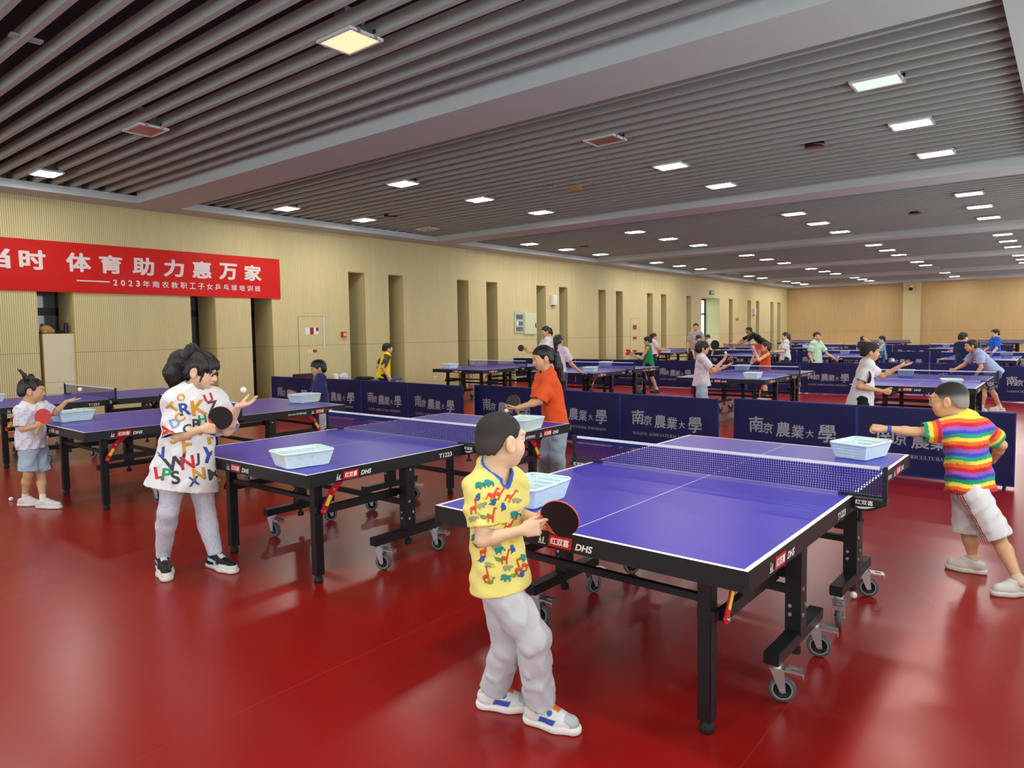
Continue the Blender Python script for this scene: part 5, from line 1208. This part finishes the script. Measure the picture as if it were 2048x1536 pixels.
J2 = dict(head=K.j(402, 741), neck=K.j(385, 789), pelvis=K.j(372, 905), sR=K.j(350, 806, -.08), sL=K.j(428, 801, .08), eR=K.j(357, 872, -.14), wR=K.j(404, 858, -.24), eL=K.j(454, 862, -.02), wL=K.j(476, 813, -.12),
    hipR=K.j(352, 925, -.03), hipL=K.j(396, 925, .04), kR=K.j(337, 1022, -.05), kL=K.j(412, 1028, .05), aR=K.g(326, 1114, .085), aL=K.g(432, 1110, .085), tR=K.g(334, 1157, .02), tL=K.g(470, 1141, .02))
body, so, to_, hd, cx = person(J2, P2)
lt = [('K', 398, 815, 30, 0, .1), ('U', 417, 796, 18, 1, .3), ('K', 429, 872, 30, 0, .1), ('F', 374, 890, 30, 0, .05), ('N', 375, 925, 26, 1, .1), ('Y', 417, 911, 30, 2, -.3), ('J', 395, 919, 24, 3, 0), ('S', 351, 955, 26, 3, .1), ('P', 333, 949, 24, 4, -.2), ('N', 398, 948, 24, 0, .1), ('W', 352, 926, 28, 3, .2),
      ('E', 438, 917, 28, 4, .1), ('C', 359, 835, 18, 0, .5), ('S', 345, 875, 26, 0, .4), ('A', 330, 862, 24, 1, .5), ('T', 346, 815, 20, 0, .8), ('Z', 426, 812, 20, 3, .2), ('R', 370, 818, 24, 2, .1), ('B', 393, 848, 20, 3, 0), ('H', 405, 838, 16, 4, .1), ('V', 322, 908, 24, 2, .3), ('L', 318, 945, 24, 1, .1), ('M', 428, 948, 22, 3, .1), ('I', 440, 946, 24, 0, 0), ('D', 350, 846, 18, 5, .3), ('X', 388, 962, 18, 2, .1), ('G', 375, 858, 18, 3, .2), ('O', 362, 795, 14, 0, .2), ('R', 457, 862, 18, 1, .6), ('E', 448, 846, 18, 5, .5)]
decal(so, px_decals(K, [(glyph(c_, .05), u, v, hp, mi, ro) for c_, u, v, hp, mi, ro in lt]), [mat('print_ochre', 'd8a23c', .85), mat('print_red', 'd2303a', .85), mat('print_cobalt', '34549c', .85), mat('print_charcoal', '3c444c', .85), mat('print_leaf', '2a9c60', .85), mat('print_pale_blue', '8ca4d0', .85)])
# sequinned scrunchie: ruffled ring round the ponytail
g = Field(); h = hd
for i in range(15):
    a = 2*math.pi*i/15; g.ball(h.P(-.088+.008*math.sin(i*2.3), .062*math.cos(a), .055+.062*math.sin(a)*.95), (.026+.006*math.sin(i*3.7))*h.s, .02)
g.fold = lambda P: (.004*np.sin(P[:, 0]*190)*np.sin(P[:, 2]*170)+.003*np.sin(P[:, 1]*230)).astype(np.float32)
v_, f_ = g.mesh(.0045); M_seq = mat('black_sequins', '0e0e12', .18, spec=.8, bump=.9, bscale=240)
np_mesh('scrunchie', v_, f_, None, [M_seq], body, 0, V3(body.location))
racket(K.j(441, 836, -.25), K.w(-.3, -.93, -.12), K.w(-.8, .05, -.6), 'table tennis racket with black face held by the letter shirt girl', edge=M_edge)
ball(K.j(487, 780, -.12), 'white ball tossed above the open hand of letter shirt girl')
# --- boy in the rainbow shirt
K = Fr(1935, 970, 5.22)
RB = ['f0dc50', 'e8742c', 'd02838', '9858b8', '3c50c0', '1c9c78']
def paint_rainbow(v, c, x):
    J = x['J']; t = (J['neck']+x['up']*.03-v) @ x['up']; k_ = (t/.0235)
    pal = np.stack([C3(a) for a in RB]); seq = np.array([0, 1, 2, 3, 4, 5]*6)
    i = np.clip(np.floor(k_+.3*np.sin(v[:, 0]*30)).astype(int), 0, 23); c = pal[seq[i]]
    for sd in 'LR':
        a, b = J['s'+sd], J['e'+sd]; d = unit(b-a); s_ = (v-a) @ d; rr = np.linalg.norm(v-a-s_[:, None]*d, axis=1); m_ = (s_ > .015) & (rr < .10) & (np.abs((v-J['neck']) @ x['l']) > .105*x['q'])
        L_ = np.linalg.norm(b-a)*.72; qi = np.clip(np.floor((L_-s_)/.024).astype(int), 0, 5); c[m_] = pal[np.array([5, 0, 1, 2, 3, 4])][qi[m_]]
    return c
def paint_short3(v, c, x):
    J = x['J']; a, b = J['hipL'], J['kL']; d = unit(b-a); o = v-a; rad = o-(o @ d)[:, None]*d; az = unit(-x['fr']*.0+x['l']-d*(x['l'] @ d)); bz = np.cross(d, az); an = np.arctan2(rad @ bz, rad @ az); w_ = an*.085
    m_ = ((o @ d) > -.1) & ((rad @ az) > 0) & ((np.abs(w_-.014) < .004) | (np.abs(w_) < .004) | (np.abs(w_+.014) < .004)); c[m_] = C3('b02038'); return c
P3 = dict(H=1.30, F=K.w(-.97, .16, -.1), U=K.w(-.08, 0, 1), hh=.225, skin='mid', res=(.0065, .0038, .0032), resc=.0055, hs=.82,
    label='boy in rainbow striped shirt and white shorts reaching out over the far table end', hair='crop', fade='8c867a', glasses='a8c850',
    handL=dict(n=K.w(0, .5, -.8), d=K.w(-1, 0, .05), curl=(60, 70, 40), thumb=(10, 60)), handR=dict(n=K.w(-.5, .5, -.5), d=K.w(-.6, .5, -.4), curl=(50, 55, 35)),
    shirt=dict(col='f0dc50', ease=.022, sleeve=.72, sr=.066, hem=.045, flare=.02, neck=.06, fold=.007, paint=paint_rainbow, fflat=.85), legs=dict(col='dedee0', name='shorts', ease=.026, len=.98, open=.092, waist=.03, fold=.006, paint=paint_short3),
    shoes=dict(col='d0d0c8', sole='dcdcd4', sock='d8c8b0', sockh=.03), seed=8)
J3 = dict(head=K.j(1898, 799, .0), neck=K.j(1927, 838, .02), pelvis=K.j(1940, 968), sL=K.j(1886, 862, -.09), sR=K.j(1968, 860, .10), eL=K.j(1830, 864, -.12), wL=K.j(1768, 857, -.15), eR=K.j(2003, 890, .17), wR=K.j(1985, 922, .30),
    hipL=K.j(1948, 992, -.06), hipR=K.j(1934, 990, .07), kL=K.j(1996, 1078, -.09), kR=K.j(1937, 1066, .06), aL=K.g(2037, 1160, .09), aR=K.g(1945, 1117, .09), tL=K.g(1986, 1184, .02), tR=K.g(1894, 1130, .02))
body, so, to_, hd, cx = person(J3, P3)
ww = MB(); a_, b_ = V3(J3['wL']), V3(J3['eL']); dd = unit(b_-a_); c0 = a_+dd*.018-V3(body.location); ww.cyl(tuple(c0), tuple(c0+dd*.022), .0235, .0245, n=18); ww.build('wristband', mat('wristband_blue', '2a4ca8', .6), body, True)
# --- small girl with two buns
K = Fr(70, 900, 7.93)
def paint_blouse(v, c, x):
    J = x['J']; n = np.sin(v[:, 0]*130+np.sin(v[:, 2]*60)*2)*np.sin(v[:, 2]*120+np.sin(v[:, 1]*70)*2)*np.sin(v[:, 1]*140+1); m_ = n > .3; c[m_] = c[m_]*.4+C3('a8a4cc')*.6
    col = (np.linalg.norm(v-(J['neck']-x['up']*.0), axis=1) < .115); c[col] = C3('eeeef0'); return c
def hair4(g, h):
    g.ball(h.P(-.03, .045, .118), .028*h.s, .01); g.cone(h.P(-.045, -.05, .10), h.P(-.06, -.062, .135), .024*h.s, .018*h.s, .01)
    for i in range(5): g.cone(h.P(-.06, -.062, .135), h.P(-.085-.01*i, -.07+.012*i, .175+.008*math.sin(i*2)), .010*h.s, .003*h.s, .01)
P4 = dict(H=1.16, F=K.w(.95, -.2, -.14), U=K.w(.05, 0, 1), hh=.22, skin='mid', res=(.0075, .0045, .0036), resc=.0065, hs=.76,
    label='small girl with two hair buns, white blouse and pale denim shorts, red racket in hand', hair='buns', hairx=hair4,
    handR=dict(n=K.w(.2, .9, .3), d=K.w(.95, .1, .3), curl=(50, 50, 30), thumb=(25, 40)), handL=dict(n=K.w(-.1, 0, 1), d=K.w(.97, -.05, .12), curl=(4, 5, 4), thumb=(40, 10)),
    shirt=dict(col='dcdce8', name='blouse', ease=.03, sleeve=.86, sr=.066, hem=.01, flare=.0, neck=.06, fold=.010, paint=paint_blouse, fflat=.85), legs=dict(col='a8c0d4', name='shorts', ease=.022, len=.8, open=.098, waist=.09, fold=.006),
    shoes=dict(col='d8d6d0', sole='e4e2dc', sock='e6e4e2', sockh=.06), seed=21)
J4 = dict(head=K.j(64, 780), neck=K.j(58, 813), pelvis=K.j(64, 894), sR=K.j(46, 829, -.07), sL=K.j(87, 818, .07), eR=K.j(44, 858, -.10), wR=K.j(70, 853, -.17), eL=K.j(110, 826, .05), wL=K.j(133, 803, .02),
    hipR=K.j(58, 903, -.04), hipL=K.j(76, 902, .05), kR=K.j(56, 950, -.03), kL=K.j(83, 951, .05), aR=K.g(50, 995, .08), aL=K.g(86, 999, .08), tR=K.g(78, 1007, .02), tL=K.g(121, 1013, .02))
body, so, to_, hd, cx = person(J4, P4)
racket(K.j(86, 834, -.18), K.w(-.55, -.8, .1), K.w(-.35, .1, -.9), 'table tennis racket with red face held by the small girl', front='red')
ball(K.j(160, 779, .0), 'white ball tossed above the small girl\'s outstretched hand')
# --- girl in the orange shirt
K = Fr(1105, 850, 6.83)
def paint_orange(v, c, x):
    J = x['J']; b = (v-J['neck']) @ x['fr']; t = (J['neck']-v) @ x['up']; s_ = (v-J['neck']) @ x['l']; m_ = (b < -.02) & (np.abs(t-.20) < .022) & (np.abs(s_-.02) < .04) & (np.sin(s_*160) > -.5); c[m_] = C3('f0d020'); return c
P5 = dict(H=1.46, F=K.w(-.88, -.40, -.22), U=K.w(-.1, 0, 1), hh=.228, skin='mid', res=(.0075, .0042, .0038), resc=.0065, hs=.86,
    label='girl with long black ponytail in orange shirt holding a black racket', hair='tail', hairx=ponytail([(-.09, .01, .05), (-.125, .015, .0), (-.13, .02, -.12), (-.125, .02, -.25), (-.11, .02, -.36)], [.03, .04, .042, .034, .012]),
    handL=dict(n=K.w(0, .3, 1), d=K.w(-1, 0, -.1), curl=(25, 30, 20)), handR=dict(n=K.w(0, -.8, .3), d=K.w(-1, 0, 0), curl=(50, 50, 30)),
    shirt=dict(col='ec5c28', ease=.022, sleeve=.95, sr=.066, hem=.07, flare=.02, neck=.056, fold=.007, paint=paint_orange), legs=dict(col='a4b8cc', name='jeans', ease=.016, rk=.058, re=.056, len=1.95, waist=.05, fold=.006), shoes=white_shoe, seed=14)
J5 = dict(head=K.j(1085, 716), neck=K.j(1096, 749), pelvis=K.j(1112, 848), sL=K.j(1101, 764, -.11), sR=K.j(1082, 758, .10), eL=K.j(1080, 803, -.16), wL=K.j(1034, 816, -.19), eR=K.j(1073, 800, .06), wR=K.j(1046, 816, -.03),
    hipL=K.j(1116, 866, -.06), hipR=K.j(1106, 866, .06), kL=K.j(1113, 912, -.05), kR=K.j(1093, 910, .06), aL=K.g(1117, 958, .085), aR=K.g(1090, 948, .085), tL=K.g(1096, 966, .02), tR=K.g(1070, 954, .02))
body, so, to_, hd, cx = person(J5, P5)
racket(K.j(1026, 805, -.06), K.w(-.35, -.85, .35), K.w(.55, .1, -.8), 'table tennis racket with black face held by the orange shirt girl', edge=mat('racket_edge_pale', 'c8a870', .5))
ball(K.j(1013, 821, -.2), 'white ball in the left hand of the orange shirt girl')
# ================================================================== the other players
def ppl(x, y, H_, face, label, hair='short', hairx=None, shirt='dcdce0', legs='1c1e28', shoes=None, L=None, R=None, lean=0., skin='mid', sleeve=.75, tr='trousers', length=1.92, hl=None, hr=None, glasses=None, look=None, step=(.06, -.05), side=0., neckcol=None, lpaint=None, spaint=None, res=None, girth=1., hem=.08, nod=-.08, hw=None, dx=0.):
    """figure standing at (x, y); face: 0 = to picture right, 90 = away from the camera, 180 = to picture left; arms in units of the height: (forward, left, up) of elbow and wrist"""
    D = math.hypot(x, y); v = V3((x/D, y/D, 0)); r = V3((v[1], -v[0], 0)); a = math.radians(face); f = r*math.cos(a)+v*math.sin(a); l = np.cross((0, 0, 1), f); z = V3((0, 0, 1)); h = H_; hh = .205*(h/1.3)**.45
    B = lambda p, q, w: V3((x, y, 0))+(f*p+l*q+z*w)*h
    le = lean; top = 1-.05*abs(le)*2
    pel = B(-le*.12, 0, .52); neck = B(le*.30, 0, .825-.10*abs(le)); hc = B(le*.42+.012, 0, 0); hc[2] = h*(1-.16*abs(le))-hh*.5
    fl = f if look is None else r*math.cos(math.radians(look))+v*math.sin(math.radians(look))
    L = L or ((.0, .14, .63), (.07, .15, .50)); R = R or ((.0, -.14, .63), (.07, -.15, .50))
    J = dict(head=hc, neck=neck, pelvis=pel, sL=neck+(l*.098-z*.022)*h, sR=neck+(-l*.098-z*.022)*h, eL=B(*L[0]), wL=B(*L[1]), eR=B(*R[0]), wR=B(*R[1]),
        kL=B(step[0]*.5+.012, .06, .275), kR=B(step[1]*.5+.012, -.06, .275), aL=B(step[0]-.02, .065+side, .062), aR=B(step[1]-.02, -.065-side, .062))
    J['tL'] = J['aL']+f*.13*h**.6; J['tR'] = J['aR']+f*.13*h**.6; J['tL'][2] = J['tR'][2] = .02
    S = dict(H=h, F=fl+z*nod, hh=hh, skin=skin, res=res or (.010, .0065, .005), resc=(res or (.009,))[0], label=label, hair=hair, hairx=hairx, girth=girth, glasses=glasses, hs=.86*(h/1.4)**.5,
        handL=hl or dict(n=-l, curl=(25, 30, 20)), handR=hr or dict(n=l, curl=(25, 30, 20)), shirt=dict(col=shirt, ease=.020, sleeve=sleeve, sr=.060, hem=hem, flare=.016+hem*.18, fflat=.92, neck=.058, fold=.005, collar=neckcol, **({'paint': spaint} if spaint else {}), **({'name': 'tank_top'} if sleeve <= 0 else {})),
        legs=dict(col=legs, name=tr, ease=.018, len=length, rk=.055, re=.05, open=.09, waist=.05, fold=.006, **({'paint': lpaint} if lpaint else {})), shoes=shoes or white_shoe, seed=int(abs(x*31+y*17)) % 97+1)
    o = person(J, S)[0]
    return J, (f, l, z, r, v), B
tailh = ponytail([(-.085, 0, .05), (-.12, 0, .02), (-.125, 0, -.06), (-.115, 0, -.12)], [.022, .032, .03, .012])
M6 = (.008, .005, .004)
# boy with glasses behind the third table
J, X, B = ppl(-7.86, 5.55, 1.235, 192, 'boy with glasses and bowl cut in navy shirt, hand on a basket', hair='bowl', shirt='2c3468', legs='c4c8d0', L=((.06, .17, .60), (.24, .03, .64)), R=((.05, -.15, .62), (.25, -.08, .64)), glasses='c8d088', skin='mid', res=M6, neckcol='9aa0b4', hl=dict(n=V3((0, 0, -1)), d=V3((-.5, -.3, -.4)), curl=(35, 30, 20)))
# boy in yellow sports shirt
def paint_sport(v, c, x):
    J = x['J']
    for sd in 'LR':
        a, b = J['s'+sd], J['e'+sd]; d = unit(b-a); s_ = (v-a) @ d; rr = np.linalg.norm(v-a-s_[:, None]*d, axis=1); m_ = (s_ > -.02) & (rr < .085) & (np.abs((v-J['neck']) @ x['l']) > .10); n = np.sin(v[:, 0]*90)*np.sin(v[:, 2]*80)*np.sin(v[:, 1]*70); c[m_] = np.where((n[m_] > 0)[:, None], C3('6a5c3c'), C3('3c3428'))
    return c
J, X, B = ppl(-11.2, 9.5, 1.40, 15, 'boy in bright yellow sports shirt walking along the wall', hair='short', shirt='e8d808', legs='1a1c3a', R=((-.06, -.14, .63), (.02, -.13, .49)), L=((-.06, .14, .63), (.0, .15, .50)), spaint=paint_sport, tr='shorts', length=.9, res=M6, lean=.12)
# woman and girl in white shirts, left middle
J, X, B = ppl(-9.56, 13.0, 1.69, 200, 'ponytail woman in white shirt standing near the electric box', hair='tail', hairx=tailh, shirt='dcdce4', legs='2c3040', R=((.06, -.14, .64), (.24, -.10, .68)), L=((.08, .13, .64), (.25, .06, .66)), nod=-.25)
racket(J['wR']+X[0]*.17+V3((0, 0, .05)), X[1], -X[0]-V3((0, 0, .35)), 'table tennis racket with black face beside the orange shirt girl\'s hair', edge=M_edge)
def paint_dots(v, c, x):
    n = np.sin(v[:, 0]*150)*np.sin(v[:, 2]*150)*np.sin(v[:, 1]*150); c[n > .35] = C3('8894b8'); return c
J, X, B = ppl(-7.55, 10.62, 1.51, 62, 'girl in white shirt and dark dotted trousers leaning her hand on the table', hair='tail', hairx=ponytail([(-.085, 0, .02), (-.1, 0, -.05), (-.095, 0, -.13), (-.09, 0, -.17)], [.04, .042, .035, .015]), shirt='e0e0e8', legs='262c4c', lpaint=paint_dots, R=((.06, -.15, .64), (.17, -.22, .535)), L=((.05, .14, .63), (.15, .16, .52)), res=M6, hr=dict(n=V3((0, 0, -1)), d=None or unit(V3((.5, .6, -.2))), curl=(5, 8, 6)))
# green tank top boy
J, X, B = ppl(-8.32, 15.6, 1.405, 172, 'boy in green sleeveless shirt and black shorts raising a red racket', hair='short', shirt='168c58', legs='14161c', sleeve=0, tr='shorts', length=.95, R=((.10, -.12, .62), (.24, -.06, .66)), L=((.10, .12, .62), (.25, .04, .66)), hem=.14, step=(.11, -.12), shoes=dict(col='2a5c58', sole='303030', sock='dcdcd8'), res=M6, nod=-.2)
racket(V3(at(1256, 704.5, D=math.hypot(-8.32, 15.6), d=-.15)), X[0]*.2-X[4], X[3]*.75-V3((0, 0, .65)), 'table tennis racket with red face held by the green tank boy', front='red')
ball(at(1251, 704, D=math.hypot(-8.32, 15.6), d=-.3), 'white ball before the red racket of green tank boy')
# girl behind him with a red racket
J, X, B = ppl(-11.0, 21.0, 1.46, 12, 'girl in white shirt behind the green tank boy, red racket in hand', hair='tail', hairx=tailh, shirt='e0d8dc', legs='30303c', R=((.08, -.12, .64), (.28, -.06, .62)), L=((.10, .12, .62), (.24, .06, .64)), nod=-.25)
racket(V3(at(1316, 705.5, D=math.hypot(-11, 21))), -X[4], -X[3]-V3((0, 0, .1)), 'table tennis racket with red face before the net, held by girl behind', front='red'); ball(at(1318, 699.5, D=math.hypot(-11, 21)), 'white ball above the red racket before the far net')
# grey shirt woman and two children by the door
J, X, B = ppl(-9.95, 22.0, 1.77, 268, 'woman in light grey shirt standing left of the bright door', hair='tail', shirt='a8a4a0', legs='2c2c34', nod=-.05)
J, X, B = ppl(-9.5, 21.2, 1.385, 300, 'child with brown fringe before the woman in grey shirt', hair='bob', hairx=None, shirt='8c8884', legs='2c2c34', nod=-.15)
J, X, B = ppl(-12.2, 28.2, 1.33, 200, 'small dark haired child in white at the bright door', hair='short', shirt='d8d8dc', legs='2c3040', nod=-.3, skin='tan')
# white shirt girl raising a black racket
J, X, B = ppl(-4.75, 10.72, 1.375, 8, 'girl in white shirt and pale blue jeans raising a black racket', hair='bob', shirt='e4dce4', legs='b4c8dc', hem=.06, R=((.12, -.12, .66), (.26, -.05, .80)), L=((.13, .13, .62), (.30, .08, .70)), res=M6, tr='jeans', nod=.02, hl=dict(n=V3((0, 0, 1)), curl=(12, 14, 10)), hr=dict(n=V3((.4, .5, 0)), curl=(50, 50, 30), d=V3((.2, .2, 1))))
racket(V3(at(1430, 690, D=math.hypot(-4.75, 10.72), d=-.05)), X[3]*-.55-X[4], -X[3]*.35-V3((0, 0, .9)), 'table tennis racket with black face raised by the white shirt girl', edge=M_rubb)
ball(at(1451, 705, D=math.hypot(-4.75, 10.72), d=.02), 'white ball above the hand of the white shirt girl with raised racket')
# orange tank top girl
J, X, B = ppl(-5.3, 15.3, 1.27, 205, 'girl in orange sleeveless sports outfit raising a red racket', hair='tail', hairx=tailh, shirt='e05820', legs='d8481c', sleeve=0, tr='shorts', length=.95, R=((.20, -.10, .64), (.17, -.02, .86)), L=((.18, .14, .70), (.22, .05, .88)), res=M6, nod=.05, hem=.14, skin='light')
racket(V3(at(1517, 694.5, D=math.hypot(-5.3, 15.3), d=-.3)), -X[4]+X[3]*.2, -V3((0, 0, 1))+X[3]*.2, 'table tennis racket with red face before the orange tank girl\'s head', front='red')
# coach in black, girl with ponytail
J, X, B = ppl(-8.75, 25.0, 1.80, 190, 'man in black shirt bending forward beyond the orange tank girl', hair='short', shirt='16181e', legs='1c1c20', lean=.62, R=((.42, -.10, .62), (.52, -.06, .50)), L=((.36, .14, .62), (.50, .10, .56)), skin='tan')
J, X, B = ppl(-6.36, 20.0, 1.45, 195, 'ponytail girl in white shirt right of the man in black', hair='tail', hairx=ponytail([(-.085, 0, .06), (-.12, 0, .03), (-.125, 0, -.06), (-.115, 0, -.12)], [.022, .03, .03, .012]), shirt='d8dce4', legs='30343c', R=((.08, -.12, .64), (.26, -.08, .62)), L=((.08, .13, .64), (.26, .06, .62)), skin='light')
racket(J['wL']+X[0]*.14, X[2]*.6-X[4], -X[0], 'table tennis racket with red face held by ponytail girl near the man in black', front='red')
# mint shirt boy
J, X, B = ppl(-5.15, 18.6, 1.46, 322, 'boy in mint green shirt turning toward the camera beside the table', hair='short', shirt='b8dcc4', legs='303848', L=((.10, .16, .62), (.24, .18, .54)), R=((-.02, -.15, .62), (.05, -.14, .47)), nod=-.02, res=M6, look=290)
ball(J['wL']+X[0]*.1+V3((0, 0, .04)), 'white ball at the hand of the mint shirt boy')
# far children
J, X, B = ppl(-5.9, 27.0, 1.24, 60, 'child with black hair far behind the white shirt boy, left of raised arm', hair='short', shirt='303848', legs='282c38')
J, X, B = ppl(-4.55, 23.3, 1.29, 190, 'child in light blue sports outfit raising one arm, beyond the white shirt boy', hair='short', shirt='58b0d0', legs='3c70a8', sleeve=0, R=((.14, -.10, .80), (.34, -.06, .93)), L=((.1, .12, .64), (.2, .1, .6)), tr='shorts', length=.9, skin='light')
# boy in plain white shirt
J, X, B = ppl(-2.0, 9.2, 1.41, 8, 'boy in plain white shirt and black trousers tossing a ball', hair='short', shirt='e6e6ea', legs='1c1e26', R=((-.05, -.14, .62), (.14, -.12, .58)), L=((.17, .13, .69), (.31, .10, .785)), lean=.1, res=(.0075, .0046, .0038), hem=.17, hl=dict(n=V3((0, 0, 1)), d=X[0]*0+unit(V3((.7, .6, .15))), curl=(8, 8, 6), spread=7), hr=dict(n=V3((-.3, .6, .2)), curl=(50, 50, 30)))
racket(V3(at(1736.5, 754, D=math.hypot(-2.08, 9.2), d=-.2)), X[3]*-1.-X[4]*.42, -V3((0, 0, 1))*.35-X[3]*.2+X[4]*.8, 'table tennis racket seen nearly edge on, held by boy in plain white', edge=mat('racket_edge_red', 'b83838', .5))
ball(at(1785.5, 720.5, D=math.hypot(-2.08, 9.2), d=.0), 'white ball tossed from the palm of the plain white shirt boy')
# navy boy, bent girl, bright blue boy
J, X, B = ppl(-1.97, 18.4, 1.42, 50, 'boy in navy shirt seen from behind at the far right table', hair='short', shirt='1c2450', legs='2c3c88', R=((.06, -.15, .62), (.22, -.12, .60)), L=((.06, .15, .62), (.2, .12, .6)), skin='light')
J, X, B = ppl(-1.22, 15.2, 1.42, 197, 'girl in light blue shirt and grey shorts bending forward', hair='tail', hairx=tailh, shirt='a4b4dc', legs='5c6874', lean=.45, tr='shorts', length=.85, R=((.24, -.12, .60), (.36, -.08, .54)), L=((.12, .13, .58), (.18, .12, .47)), step=(.10, -.14), res=M6)
J, X, B = ppl(-1.74, 23.5, 1.455, 205, 'boy in bright blue shirt beyond the last basket at right', hair='short', shirt='1c62d4', legs='2c3460', R=((.06, -.13, .64), (.18, -.10, .56)), L=((.05, .14, .63), (.14, .15, .52)), skin='light', res=M6)
# balls on the floor
ball(at(1707, 1190, P=('z', .02)), 'white ball on the floor beside a table wheel at right'); ball(at(22, 998, P=('z', .02)), 'white ball on the floor behind the small girl\'s shoes')
